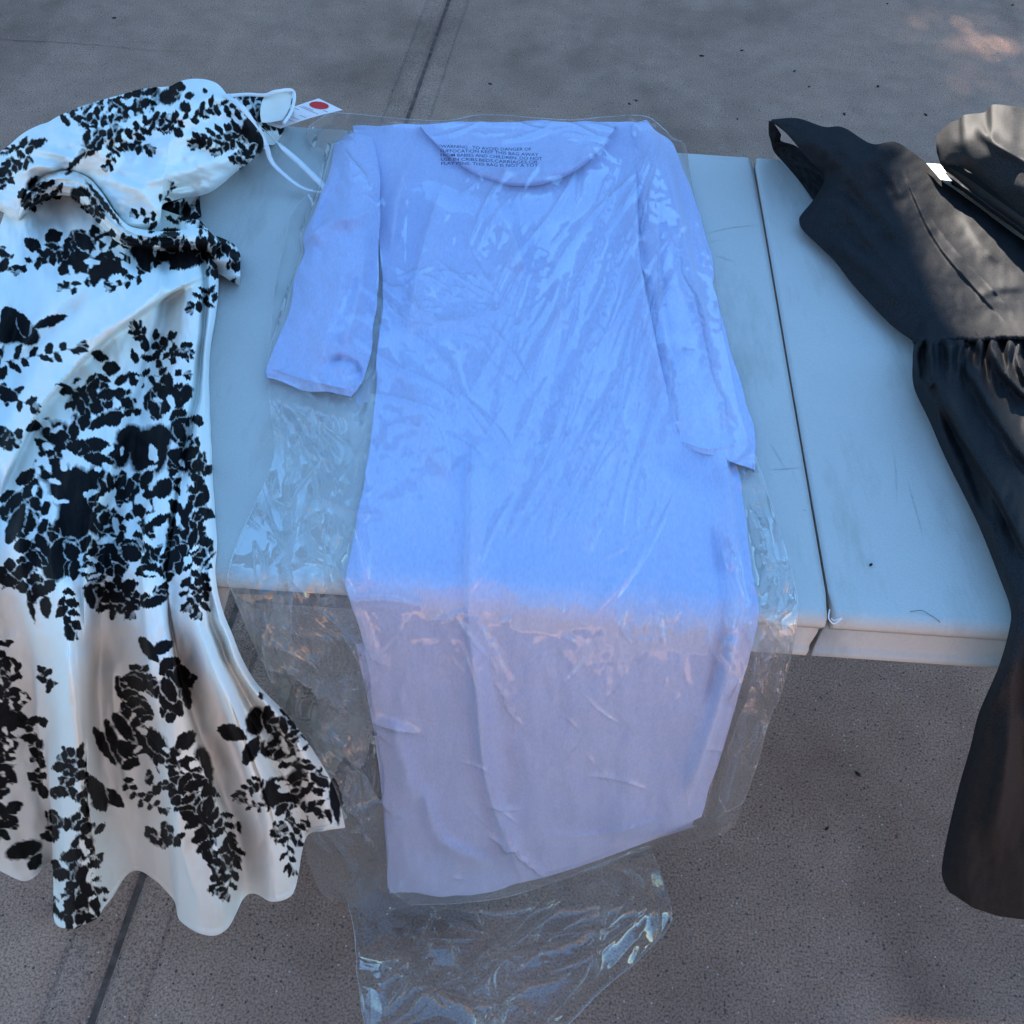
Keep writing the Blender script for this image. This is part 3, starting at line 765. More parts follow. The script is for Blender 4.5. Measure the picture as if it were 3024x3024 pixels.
def soften(a, n):
    for _ in range(n):
        a = (np.roll(a, 1, 0) + a * 2 + np.roll(a, -1, 0)) / 4
        a = (np.roll(a, 1, 1) + a * 2 + np.roll(a, -1, 1)) / 4
    return a
ink = soften(ink, 2)
def ink_at(px, py):
    jx = 5 * fbm(px / 15, py / 15, 3, 31) ; jy = 5 * fbm(px / 15 + 40, py / 15, 3, 47)
    streak = 6 * perlin(px / 4.5, py / 22.0, 77)
    x = (px + jx - PX0) / PS; y = (py + jy + streak - PY0) / PS
    x = np.clip(x, 0, CW - 1.001); y = np.clip(y, 0, CH - 1.001)
    i = y.astype(int); j = x.astype(int); fy = y - i; fx = x - j
    v = (ink[i, j] * (1 - fx) + ink[i, j + 1] * fx) * (1 - fy) + (ink[i + 1, j] * (1 - fx) + ink[i + 1, j + 1] * fx) * fy
    return v

def printed(name, rows, n, hfun, drop, even=False, shift=(0, 0)):
    o, px, py = sheet(name, rows, n, M_PRINT, floral, hfun, drop, even, wob=6)
    attr(o, 'print', ink_at(px + shift[0], py + shift[1]))
    return o

floral = empty('printed_dress', (-0.42, 0.95, TOP), 'white dress with black floral print draped over the left of the table', 'dress')
def wr(px, py, a, s, seed):                       # soft cloth unevenness
    return a * fbm(px / s, py / s, 3, seed)

# skirt
XS = {
 640: [40, 100, 160, 230, 330, 440, 470, 510, 550, 590, 600, 610, 618, 622, 628],
 770: [-30, 50, 120, 210, 330, 450, 480, 520, 560, 600, 612, 622, 630, 636, 642],
 900: [-110, 0, 80, 180, 320, 460, 490, 530, 570, 605, 615, 624, 631, 637, 641],
 1100: [-140, -40, 40, 130, 260, 405, 440, 490, 540, 588, 598, 606, 611, 615, 617],
 1350: [-150, -60, 0, 80, 200, 333, 380, 440, 500, 556, 580, 600, 612, 622, 628],
 1600: [-150, -70, -20, 45, 140, 258, 310, 400, 460, 508, 560, 590, 606, 625, 639],
 1720: [-150, -80, -5, 67, 150, 248, 300, 400, 460, 502, 560, 590, 605, 625, 640],
 1845: [-150, -70, 0, 100, 180, 248, 300, 408, 470, 512, 580, 610, 630, 655, 672],
 2000: [-150, -60, 44, 138, 205, 252, 310, 420, 490, 538, 630, 670, 695, 725, 750],
 2150: [-150, -50, 86, 147, 213, 255, 325, 438, 520, 595, 690, 750, 785, 840, 877],
 2300: [-150, -40, 128, 150, 222, 264, 345, 455, 550, 648, 740, 810, 850, 925, 975],
 2430: [-150, -30, 150, 156, 230, 289, 375, 478, 578, 696, 785, 848, 890, 970, 1016],
}
HEM = [(-150, 2480), (60, 2600), (152, 2552), (159, 2640), (222, 2745), (312, 2672), (399, 2573), (507, 2650), (606, 2762), (733, 2640), (800, 2664), (878, 2610), (903, 2476), (955, 2455), (1008, 2446)]
HTAB = [.012, .030, .018, .026, .040, .034, .018, .028, .040, .020, .036, .034, .030, .026, .016]
HHANG = [.04, .062, .026, .050, .105, .080, .038, .060, .105, .056, .094, .072, .050, .066, .045]
rows = []
for y in sorted(XS):
    k = 0 if y < 1600 else min(1, (y - 1600) / 400.0)
    top = 1.0 if y > 800 else 0.7
    r = []
    for c, x in enumerate(XS[y]):
        yy = y
        if y == 640: yy = 545 + 165 * c / 14
        if y == 770: yy = 735 + 65 * c / 14
        if y == 900: yy = 875 + 10 * c / 14
        if y == 1720: yy = 1690 + 25 * c / 14
        h = HTAB[c] * (1 - k) * top + HHANG[c] * k + (0.012 if y < 1000 else 0)
        r.append((x, yy, h))
    rows.append(r)
HEMLINE = [(158, 2700), (205, 2728), (285, 2698), (312, 2655), (399, 2556), (507, 2632), (532, 2704), (606, 2742), (672, 2724), (733, 2622), (800, 2644), (852, 2632), (880, 2590), (903, 2458), (955, 2437), (1005, 2428)]
HEM[3] = (158, 2712); HEM[4] = (205, 2745)
rows.append([(x, y, h) for (x, y), h in zip(HEM, HHANG)])
def widen(r, last):
    r = [np.array(q, float) for q in r]
    a = r[4] * .45 + r[5] * .55; b = r[8] * .42 + r[9] * .58; c = r[10] * .5 + r[11] * .5; d = r[7] * .55 + r[8] * .45
    if last: a = np.array([285, 2716, .098]); b = np.array([672, 2742, .098]); c = np.array([852, 2652, .082]); d = np.array([532, 2722, .088])
    else:
        for q, k in ((a, 4), (b, 8), (c, 10), (d, 8)): q[2] = q[2] * .35 + r[k][2] * .65
    return r[:5] + [a] + r[5:8] + [d, r[8], b] + r[9:11] + [c] + r[11:]
rows = [widen(r, k == len(rows) - 1) for k, r in enumerate(rows)]
def skirt_h(px, py):
    h = fold(px, py, [(640, 800), (540, 840), (440, 900), (305, 1000), (207, 1098), (109, 1217), (31, 1373), (-20, 1500)], 26, .030, 'right', .18)
    h += fold(px, py, [(600, 830), (470, 860), (380, 930), (240, 1010), (130, 1100)], 20, .010)
    h += fold(px, py, [(360, 1300), (331, 1365), (280, 1492), (259, 1600), (250, 1700), (250, 1900)], 12, .014, 'left')
    h += fold(px, py, [(590, 1150), (564, 1310), (538, 1414), (510, 1600), (495, 1700), (505, 1800), (540, 2000)], 13, .016, 'left')
    h += fold(px, py, [(330, 800), (230, 860), (120, 960), (20, 1100)], 24, .012)
    h += fold(px, py, [(90, 1450), (60, 1600), (80, 1750), (140, 2000)], 20, .012)
    h += fold(px, py, [(300, 1850), (290, 2100), (320, 2350)], 22, -.012) + fold(px, py, [(420, 1900), (445, 2150), (470, 2400)], 26, .012)
    h += fold(px, py, [(560, 1800), (650, 2000), (740, 2250)], 16, .010) + fold(px, py, [(640, 2060), (720, 2280), (790, 2480)], 12, -.008)
    h += fold(px, py, [(640, 2440), (650, 2600), (655, 2750)], 14, .010) + fold(px, py, [(200, 1900), (200, 2150)], 12, .006)
    for L, w_, h_ in (([(600, 1900), (660, 2080), (720, 2250), (760, 2420)], 9, .009), ([(640, 1980), (700, 2120), (790, 2350), (830, 2520)], 8, .008), ([(560, 2300), (620, 2480), (690, 2640)], 9, .008), ([(480, 2350), (540, 2520), (590, 2700)], 9, .007),
                     ([(330, 1900), (340, 2150), (400, 2420)], 10, .009), ([(170, 2050), (180, 2300), (190, 2600)], 8, .008), ([(255, 2150), (262, 2350), (290, 2600)], 8, .009), ([(700, 2050), (820, 2260), (900, 2400)], 8, .007), ([(100, 1900), (110, 2100), (130, 2400)], 9, .010), ([(440, 1450), (420, 1650), (425, 1850)], 9, .007), ([(180, 1400), (150, 1600), (170, 1850)], 9, .007)):
        h += fold(px + 6 * perlin(px / 50, py / 90, 71), py, L, w_, h_, 'left', .3)
    dh, _, _ = seg_dist(px, py, resample(HEMLINE, 90)); h += -.0016 * np.exp(-(dh / 3.5) ** 2)
    fade = np.clip((py - 1000) / 500, 0.4, 1)
    h += .0030 * facet((px + .3 * py) / 70, (py - .2 * px) / 170, 201) + .0016 * facet((px - .4 * py) / 30, py / 60, 203) * np.clip(2 * fbm(px / 120, py / 120, 2, 205) + .4, 0, 1)
    h += fade * .010 * perlin(px / 85, py / 420, 5) + .004 * fbm(px / 60, py / 120, 3, 8)
    return h
printed('skirt', rows, (640, 330), skirt_h, (0.0, 0.004, 0.03, 0.03))
# cream lining seen below the hem
lin = [[(-150, 1760, .006), (100, 1770, .006), (350, 1775, .006), (620, 1775, .006)],
       [(-150, 2000, .004), (100, 2000, .004), (350, 2000, .004), (640, 2000, .004)],
       [(-150, 2250, .003), (100, 2250, .010), (350, 2250, .003), (660, 2250, .006)],
       [(-150, 2400, .003), (130, 2445, .016), (350, 2460, .003), (640, 2460, .010)]]
sheet('lining', lin, (40, 60), M_LINING, floral, lambda x, y: .006 * np.sin(x / 37.), (0, .002, 0, 0))
# bodice
topc = [(-110, 520, .03), (0, 452, .03), (78, 385, .04), (150, 358, .045), (181, 338, .05), (290, 297, .06), (424, 261, .065), (497, 256, .07), (543, 237, .075), (600, 232, .075), (642, 248, .07), (673, 282, .065), (725, 323, .055), (761, 359, .045), (793, 424, .03)]
botc = [(-110, 600, .02), (0, 622, .02), (36, 650, .02), (58, 648, .025), (80, 572, .05), (135, 522, .055), (207, 509, .06), (262, 537, .06), (310, 590, .06), (350, 650, .055), (400, 692, .05), (468, 660, .05), (480, 602, .05), (600, 578, .03), (640, 560, .025), (700, 508, .02), (776, 447, .02), (794, 432, .018)]
T = resample(topc, 40); B = resample(botc, 40)
brow = []
for t, up in ((0, 0), (.12, .018), (.32, .034), (.55, .038), (.78, .030), (.93, .016), (1, 0)):
    r = T * (1 - t) + B * t
    r[:, 2] += up * np.sin(np.pi * np.linspace(0.06, .96, 40)) ** .5
    brow.append(r)
def bod_h(px, py):
    h = fold(px, py, [(190, 520), (225, 470), (290, 410), (400, 345), (520, 305), (600, 290)], 22, .022, 'right')
    h += fold(px, py, [(560, 300), (640, 290), (700, 330), (760, 420)], 20, .012) + fold(px, py, [(80, 440), (150, 450), (240, 480)], 14, .007) + fold(px, py, [(40, 520), (110, 490), (190, 500)], 14, .008)
    h += fold(px, py, [(450, 260), (470, 290), (440, 330)], 12, -.018) + fold(px, py, [(400, 600), (440, 540), (560, 500), (690, 470)], 20, .008) + fold(px, py, [(300, 520), (420, 570), (470, 640)], 16, .008)
    h += fold(px, py, [(470, 600), (520, 560), (600, 540)], 14, -.008) + fold(px, py, [(500, 320), (600, 400), (640, 480)], 18, .005)
    return h + .008 * fbm(px / 110, py / 70, 3, 12) + .004 * facet((px + .6 * py) / 75, (py - .5 * px) / 50, 211) + .0014 * facet(px / 26, py / 22, 213)
printed('bodice', brow, (150, 330), bod_h, (.06, .05, .02, .03))
# shaded inner fold below the bodice at the right
printed('armhole', [[(455, 600, .035), (520, 592, .02), (592, 578, .012)], [(460, 640, .025), (520, 622, .012), (592, 606, .006)], [(462, 690, .02), (525, 662, .01), (595, 640, .008)]], (60, 70), lambda x, y: .006 * np.sin((x + y) / 11.), (.02, .02, .02, .02), False, (0, 100))
# sash wound round the waist
up = resample([(50, 612, .03), (70, 560, .05), (130, 515, .065), (205, 504, .075), (262, 530, .078), (305, 575, .078), (345, 632, .072), (385, 668, .066), (430, 682, .06), (500, 684, .058), (570, 672, .055), (612, 680, .05), (640, 712, .045)], 60)
lo = resample([(62, 655, .02), (88, 622, .035), (140, 590, .045), (195, 578, .05), (235, 600, .052), (270, 640, .05), (310, 680, .048), (350, 712, .045), (400, 730, .043), (480, 742, .042), (560, 738, .04), (610, 742, .038), (634, 770, .03)], 60)
srow = []
for t, u in ((0, 0), (.25, .012), (.5, .015), (.75, .012), (1, 0)):
    r = up * (1 - t) + lo * t; r[:, 2] += u; srow.append(r)
def sash_h(px, py):
    h = 0
    for q, off in ((.3, .006), (.55, .007), (.8, .005)):
        L = up[::6, :2] * (1 - q) + lo[::6, :2] * q
        h = h + fold(px, py, L, 5, off, 'sharp', .1)
    return h + .003 * fbm(px / 30, py / 30, 2, 19)
printed('sash', srow, (70, 300), sash_h, (.02, .03, .03, .03), False, (0, -10))
# end of the sash looping out on the table
printed('sash_loop', [[(610, 690, .03), (650, 702, .03), (690, 722, .03), (710, 750, .024)], [(612, 720, .034), (655, 735, .036), (690, 758, .036), (712, 785, .026)], [(615, 760, .030), (650, 778, .030), (688, 798, .028), (711, 815, .02)], [(618, 800, .016), (650, 812, .012), (685, 832, .006), (708, 840, .004)]], (80, 80), lambda x, y: .004 * np.sin(y / 8.), (.02, .004, .01, .02), False, (-60, 20))
# open neckline at the far shoulder: printed outside, cream inside
printed('shoulder', [[(672, 284, .05), (730, 279, .05), (782, 280, .05), (812, 268, .052), (868, 268, .045)], [(700, 300, .055), (740, 300, .05), (778, 300, .045), (800, 300, .05), (868, 290, .04)], [(740, 340, .05), (760, 335, .045), (775, 330, .04), (800, 345, .03), (862, 330, .02)], [(770, 390, .035), (785, 390, .03), (797, 395, .02), (810, 398, .015), (830, 402, .008)], [(788, 425, .02), (795, 428, .015), (800, 430, .01), (806, 430, .006), (812, 428, .003)]], (70, 80), lambda x, y: .003 * fbm(x / 20, y / 20, 2, 3), (.04, .01, .02, .03), False, (-420, 60))
sheet('neck_lining', [[(782, 282, .062), (815, 272, .064), (862, 272, .056)], [(772, 305, .062), (810, 305, .058), (860, 300, .054)], [(768, 335, .058), (800, 338, .052), (850, 330, .050)], [(772, 362, .052), (795, 362, .048), (835, 355, .046)]], (30, 30), M_LINING, floral, lambda x, y: 0 * x, (.004, .004, .004, .004))
# neckline binding
bp = drape(*resample([(672, 283, .066), (730, 279, .066), (782, 281, .066), (815, 270, .068), (866, 270, .058), (862, 325, .05), (838, 365, .047)], 60).T)
tube('neck_binding', bp, 0.0022, M_CARD, floral, 8)
# hanging loop of white ribbon
def ribbon(name, pts, w):
    Q = resample(pts, 80); P = drape(*Q.T)
    t = np.gradient(P, axis=0); t /= np.linalg.norm(t, axis=1)[:, None]
    side = np.cross(t, np.array([0, 0, 1.0])); side /= np.linalg.norm(side, axis=1)[:, None]
    tw = np.sin(np.linspace(0, 3, 80))[:, None] * .35
    side = side + tw * np.array([0, 0, 1.0])
    A = P + side * w / 2; Bv = P - side * w / 2
    dn = np.array([0, 0, -.0009])
    V = np.stack([A, Bv, Bv + dn, A + dn], axis=1).reshape(-1, 3)
    fs = []
    for k in range(79):
        for s in range(4):
            s2 = (s + 1) % 4
            fs.append([k * 4 + s, k * 4 + s2, (k + 1) * 4 + s2, (k + 1) * 4 + s])
    return obj(name, V, fs, M_RIB, floral)
ribbon('hanger_loop', [(668, 278, .085), (700, 306, .09), (730, 335, .088), (757, 370, .075), (782, 414, .055), (802, 476, .030), (849, 523, .018), (890, 552, .012), (925, 563, .010), (950, 566, .010), (958, 552, .012), (930, 524, .014), (880, 476, .018), (828, 430, .030), (772, 375, .065), (725, 326, .09), (690, 292, .09)], 0.0070)

# ------------------------------------------------------------------ price tag with a red dot
ptag = empty('price_tag', drape(np.array([880.]), np.array([340.]), np.array([.03]))[0].tolist(), 'white paper price tag with a red dot beside the bag', 'tag')
tc = drape(np.array([765., 942., 1012., 828.]), np.array([361., 291., 325., 379.]), np.array([.030, .062, .056, .030]))
def tagp(u, v, o_=0.0):
    p = (tc[0] * (1 - u) + tc[1] * u) * (1 - v) + (tc[3] * (1 - u) + tc[2] * u) * v
    n = np.cross(tc[1] - tc[0], tc[3] - tc[0]); n /= np.linalg.norm(n)
    if n[2] < 0: n = -n
    return p + n * (o_ + .004 * math.sin(3 * u))
def tagpatch(name, us, vs_, off, mat, thick=.0007):
    V = [tagp(u, v, off) for u in us for v in vs_] + [tagp(u, v, off - thick) for u in us for v in vs_]
    n, k = len(us), len(vs_); F = gridfaces(n, k).tolist(); F2 = [[q + n * k for q in f][::-1] for f in F]
    ring = [i * k for i in range(n)] + [(n - 1) * k + j for j in range(1, k)] + [i * k + k - 1 for i in range(n - 2, -1, -1)] + [j for j in range(k - 2, 0, -1)]
    S = [[ring[i], ring[(i + 1) % len(ring)], ring[(i + 1) % len(ring)] + n * k, ring[i] + n * k] for i in range(len(ring))]
    return obj(name, V, F + F2 + S, mat, ptag, smooth=False)
card = tagpatch('card', np.linspace(0, 1, 12), np.linspace(0, 1, 5), 0, M_CARD)
dv = [tagp(.86, .40, .0006)] + [tagp(.86 + .105 * math.cos(t), .40 + .30 * math.sin(t), .0006) for t in np.linspace(0, 2 * np.pi, 33)[:-1]]
obj('dot_sticker', dv, [(0, 1 + k, 1 + (k + 1) % 32) for k in range(32)], M_RED, card, smooth=False)
pl = []
for u, segs in ((.09, ((.12, .85),)), (.125, ((.12, .55), (.6, .9))), (.16, ((.12, .8),)), (.27, ((.5, .9),)), (.36, ((.15, .42), (.5, .88))), (.47, ((.2, .35), (.62, .9))), (.58, ((.1, .3),)), (.66, ((.12, .92),)), (.695, ((.15, .6),)), (.80, ((.75, .95),))):
    for (a, b) in segs: pl.append((u, a, b))
V = []; F = []
for (u, a, b) in pl:
    k = len(V); V += [tagp(u - .006, a, .0005), tagp(u + .006, a, .0005), tagp(u + .006, b, .0005), tagp(u - .006, b, .0005)]; F.append((k, k + 1, k + 2, k + 3))
obj('printed_lines', V, F, M_GREYINK, card, smooth=False)

# ------------------------------------------------------------------ periwinkle T-shirt dress inside the bag
tee = empty('tshirt_dress', (0.07, 0.95, TOP), 'periwinkle blue T-shirt dress lying inside the clear plastic bag', 'dress')
LE = [(1045, 372), (1052, 420), (1075, 520), (1105, 620), (1118, 720), (1128, 850), (1125, 950), (1112, 1100), (1100, 1250), (1078, 1400), (1052, 1540), (1030, 1650), (1022, 1725), (1040, 1790), (1062, 1860), (1090, 2000), (1112, 2130), (1132, 2300), (1143, 2450), (1150, 2624)]
RI = [(1905, 360), (1925, 420), (1945, 520), (1958, 620), (1975, 720), (1990, 850), (2020, 950), (2080, 1100), (2130, 1250), (2178, 1400), (2200, 1540), (2218, 1650), (2236, 1750), (2242, 1815), (2228, 1890), (2190, 2010), (2152, 2130), (2118, 2240), (2092, 2340), (2070, 2412)]
rows = []
for k, ((xl, yl), (xr, yr)) in enumerate(zip(LE, RI)):
    r = []
    for u in np.linspace(0, 1, 13):
        e = min(u, 1 - u); hh = .007 + .007 * min(1, e / .10)
        x = xl + (xr - xl) * u; y = yl + (yr - yl) * u
        if k == len(LE) - 1: y = yl + (yr - yl) * max(0, (u - .36) / .64) ** 1.05 + 22 * math.sin(math.pi * min(1, u / .38)) * (u < .38)
        if k == 0: y -= 6 * math.sin(math.pi * u)
        r.append((x, y, hh))
    rows.append(r)
def tee_h(px, py):
    h = fold(px, py, [(1395, 1280), (1388, 1500), (1380, 1800), (1400, 2000), (1432, 2300), (1500, 2500), (1560, 2640)], 14, .010, 'left', .12)
    h += fold(px, py, [(2080, 1150), (2150, 1400), (2180, 1700), (2185, 1850), (2110, 2150), (2020, 2400)], 14, .012, 'right', .1)
    h += fold(px, py, [(2100, 1500), (2140, 1800), (2080, 2150)], 16, -.006)
    h += fold(px, py, [(1330, 480), (1280, 620), (1230, 800), (1200, 1000)], 26, .012, 'left') + fold(px, py, [(1450, 560), (1520, 700), (1560, 820)], 20, .009, 'right') + fold(px, py, [(1240, 420), (1180, 560), (1150, 760)], 18, .008)
    h += fold(px, py, [(1880, 380), (1880, 560), (1890, 760), (1930, 1000), (1990, 1250)], 14, .012, 'right') + fold(px, py, [(1760, 560), (1650, 900), (1560, 1200), (1480, 1500)], 34, .007) + fold(px, py, [(1180, 1000), (1260, 1250), (1350, 1450)], 34, .007)
    h += fold(px, py, [(1600, 560), (1640, 760), (1650, 980)], 26, .006) + fold(px, py, [(1900, 1050), (1780, 1400), (1700, 1700)], 40, .005)
    h += fold(px, py, [(1560, 2460), (1700, 2470), (1850, 2450), (2000, 2400)], 9, .0015, 'round') + fold(px, py, [(1250, 2300), (1300, 2480), (1480, 2560)], 22, .007) + fold(px, py, [(1150, 2100), (1230, 2400)], 30, .006)
    h = h * 1.45 * (1 - .55 * np.exp(-((py - 1790) / 150) ** 2))
    hang = np.clip((py - 1850) / 600, 0, 1)
    h += hang * (.010 + .008 * perlin(px / 140, py / 500, 3))
    return h + .003 * fbm(px / 90, py / 150, 3, 23) + .0035 * facet((px + .25 * py) / 110, (py - .3 * px) / 190, 611) + .0012 * facet(px / 34, py / 50, 613)
sheet('body', rows, (420, 230), M_TEE, tee, tee_h, (.012, .004, .012, .012), wob=9)
# back layer of the skirt, hem lower on the right
bk = [[(1050, 1900, .002), (1500, 1930, .002), (2210, 1950, .002)], [(1110, 2200, .006), (1500, 2250, .006), (2120, 2260, .006)], [(1145, 2560, .010), (1500, 2590, .010), (2050, 2420, .010)], [(1150, 2640, .010), (1500, 2625, .010), (1640, 2560, .010), (1830, 2490, .010), (2060, 2440, .010)][0:5:2]]
sheet('back_layer', bk, (50, 60), M_TEE, tee, lambda x, y: .004 * perlin(x / 80, y / 200, 6), (0, .002, 0, 0))
# cowl neckline
cu = resample([(1240, 372, .022), (1400, 362, .026), (1560, 362, .027), (1720, 368, .026), (1820, 372, .022)], 30)
cl = resample([(1262, 400, .014), (1330, 470, .014), (1420, 525, .016), (1510, 548, .020), (1600, 545, .022), (1700, 505, .022), (1775, 440, .022), (1812, 385, .022)], 30)
cr = []
for t, u in ((0, 0), (.3, .003), (.6, .006), (.82, .008), (.94, .005), (1, -.003)):
    r = cu * (1 - t) + cl * t; r[:, 2] += u; cr.append(r)
sheet('cowl_neck', cr, (60, 120), M_TEE, tee, lambda x, y: fold(x, y, [(1500, 380), (1480, 460), (1500, 530)], 16, .004) + .003 * fbm(x / 60, y / 40, 2, 9), (.01, .010, .01, .01))
# sleeves
sl = [[(990, 432, .014), (1040, 396, .022), (1105, 400, .016)], [(950, 570, .012), (1045, 560, .036), (1122, 585, .020)], [(896, 690, .012), (1010, 690, .038), (1116, 700, .014)], [(900, 748, .012), (1010, 745, .038), (1114, 745, .013)], [(872, 830, .012), (1000, 835, .036), (1112, 850, .012)], [(844, 930, .012), (985, 945, .034), (1106, 960, .012)], [(808, 1028, .012), (960, 1045, .032), (1096, 1060, .012)], [(788, 1085, .014), (930, 1122, .026), (1062, 1140, .016)], [(792, 1114, .012), (915, 1154, .018), (1040, 1176, .012)]]
def sl_h(px, py):
    return .006 * facet((px + .2 * py) / 70, py / 110, 601) + .0025 * facet(px / 30, py / 36, 603) + fold(px, py, [(1000, 480), (930, 640), (915, 760)], 16, .008) + fold(px, py, [(1080, 640), (1060, 860), (1000, 1080)], 18, .008) + fold(px, py, [(900, 720), (960, 660), (1060, 630), (1110, 620)], 12, .012, 'right') + fold(px, py, [(1040, 700), (990, 900), (940, 1100)], 24, .007) + fold(px, py, [(800, 1086), (900, 1120), (1030, 1150)], 5, .004, 'sharp', .1) + fold(px, py, [(960, 1080), (1000, 1060), (1050, 1080), (1060, 1140)], 12, -.008) + .004 * fbm(px / 60, py / 80, 3, 4)
sheet('sleeve', sl, (160, 70), M_TEE, tee, sl_h, (.02, .015, .012, .012), wob=14)
sr = [[(1868, 366, .016), (1905, 352, .024), (1925, 372, .014)], [(1868, 440, .015), (1940, 440, .032), (1988, 430, .014)], [(1870, 560, .014), (1965, 560, .034), (2036, 540, .014)], [(1872, 700, .013), (1985, 690, .034), (2075, 672, .012)], [(1885, 800, .012), (2010, 800, .034), (2112, 806, .012)], [(1905, 860, .012), (2028, 860, .032), (2110, 850, .012)], [(1935, 1000, .012), (2052, 1000, .030), (2144, 985, .012)], [(1962, 1150, .012), (2085, 1150, .028), (2190, 1140, .012)], [(1982, 1260, .012), (2105, 1270, .026), (2215, 1240, .014)], [(1994, 1305, .012), (2110, 1335, .022), (2224, 1300, .014)], [(2010, 1325, .010), (2120, 1350, .018), (2230, 1390, .012)]]
def sr_h(px, py):
    return .005 * facet((px - .2 * py) / 70, py / 120, 605) + .002 * facet(px / 30, py / 36, 607) + fold(px, py, [(1960, 420), (2010, 640), (2090, 960), (2160, 1200)], 14, .008) + fold(px, py, [(1925, 400), (1935, 560), (1940, 760), (1960, 950), (1995, 1200)], 16, .010, 'right') + fold(px, py, [(1925, 690), (1880, 720), (1885, 780), (1935, 830)], 12, .008) + fold(px, py, [(1985, 470), (2040, 700), (2080, 900)], 16, -.006) + fold(px, py, [(2000, 1300), (2100, 1325), (2222, 1298)], 5, .004, 'sharp', .1) + .004 * fbm(px / 60, py / 80, 3, 14)
sheet('sleeve', sr, (180, 60), M_TEE, tee, sr_h, (.02, .012, .012, .012), wob=12)

# ------------------------------------------------------------------ clear plastic bag
bag = empty('plastic_bag', (0.07, 0.95, TOP), 'crinkled clear plastic bag over the blue dress, printed with a suffocation warning', 'bag')
BL = [(972, 332), (905, 388), (935, 470), (945, 540), (893, 588), (857, 640), (838, 720), (820, 800), (808, 870), (800, 950), (790, 1080), (798, 1205), (812, 1330), (768, 1455), (704, 1596), (673, 1700), (688, 1753), (735, 1870), (782, 1972), (830, 2085), (876, 2191), (905, 2300), (905, 2420), (900, 2497), (925, 2584), (956, 2640), (1037, 2690)]
BR = [(1985, 408), (2022, 428), (2036, 500), (2046, 560), (2060, 620), (2075, 690), (2095, 750), (2112, 815), (2120, 880), (2132, 960), (2156, 1070), (2180, 1190), (2222, 1320), (2262, 1440), (2310, 1590), (2349, 1736), (2354, 1814), (2338, 1928), (2302, 2060), (2284, 2095), (2262, 2160), (2245, 2228), (2225, 2290), (2205, 2345), (2190, 2372), (2142, 2399), (1925, 2500)]
BT = [(972, 332), (1040, 336), (1100, 342), (1200, 352), (1320, 356), (1400, 341), (1480, 340), (1560, 346), (1690, 354), (1780, 346), (1900, 342), (1960, 380), (1985, 408)]
BB = [(1037, 2690), (1120, 2690), (1230, 2672), (1350, 2668), (1500, 2648), (1620, 2610), (1730, 2570), (1830, 2535), (1925, 2500)]
def sdf(px, py, poly):
    P = np.asarray(poly, float); Q = np.roll(P, -1, axis=0)
    d = np.full(px.shape, 1e9); ins = np.zeros(px.shape, bool)
    for a, b in zip(P, Q):
        ab = b - a; t = np.clip(((px - a[0]) * ab[0] + (py - a[1]) * ab[1]) / (ab @ ab + 1e-9), 0, 1)
        d = np.minimum(d, np.hypot(px - a[0] - t * ab[0], py - a[1] - t * ab[1]))
        c = ((a[1] > py) != (b[1] > py)) & (px < (b[0] - a[0]) * (py - a[1]) / (b[1] - a[1] + 1e-9) + a[0])
        ins ^= c
    return np.where(ins, -d, d)
POLYS = [LE + [(1220, 2672), (1340, 2684), (1480, 2676), (1600, 2620), (1800, 2530)] + RI[::-1], [r[0][:2] for r in sl] + [r[-1][:2] for r in sl[::-1]], [r[0][:2] for r in sr] + [r[-1][:2] for r in sr[::-1]]]
def over(px, py):
    d = np.minimum.reduce([sdf(px, py, p) for p in POLYS])
    t = np.clip(1 - d / 75, 0, 1)
    t = t * t * (3 - 2 * t)
    ds = np.minimum(sdf(px, py, POLYS[1]), sdf(px, py, POLYS[2])); dc = np.hypot((px - 1530) / 1.7, py - 430) - 150
    q = np.clip(1 - np.minimum(ds, dc) / 90, 0, 1)
    hg = np.clip((py - 1880) / 620, 0, 1)
    return t * (1 - .45 * np.exp(-((py - 1790) / 150) ** 2)) * (.035 + .036 * hg + .010 * q * q * (3 - 2 * q))
bagrows = []
for k, ((xl, yl), (xr, yr)) in enumerate(zip(BL, BR)):
    r = []
    for u in np.linspace(0, 1, 15):
        e = min(u, 1 - u)
        x = xl + (xr - xl) * u; y = yl + (yr - yl) * u
        r.append([x, y, .005 + .004 * min(1, e / .06)])
    bagrows.append(np.array(r))
bagrows[0][:, :2] = resample(BT, 15); bagrows[-1][:, :2] = resample(BB, 15)
bagrows[0][:, 2] = .012; bagrows[1][:, 1] = bagrows[0][:, 1] + 40; bagrows[1][0] = [905, 392, .008]; bagrows[1][-1] = [2022, 428, .006]
for k in (-2, -3, -4): 
    w = (1, .6, .3)[-k - 2]
    bagrows[k][:, 1] = bagrows[k][:, 1] * (1 - w) + (bagrows[-1][:, 1] - (40, 110, 190)[-k - 2]) * w
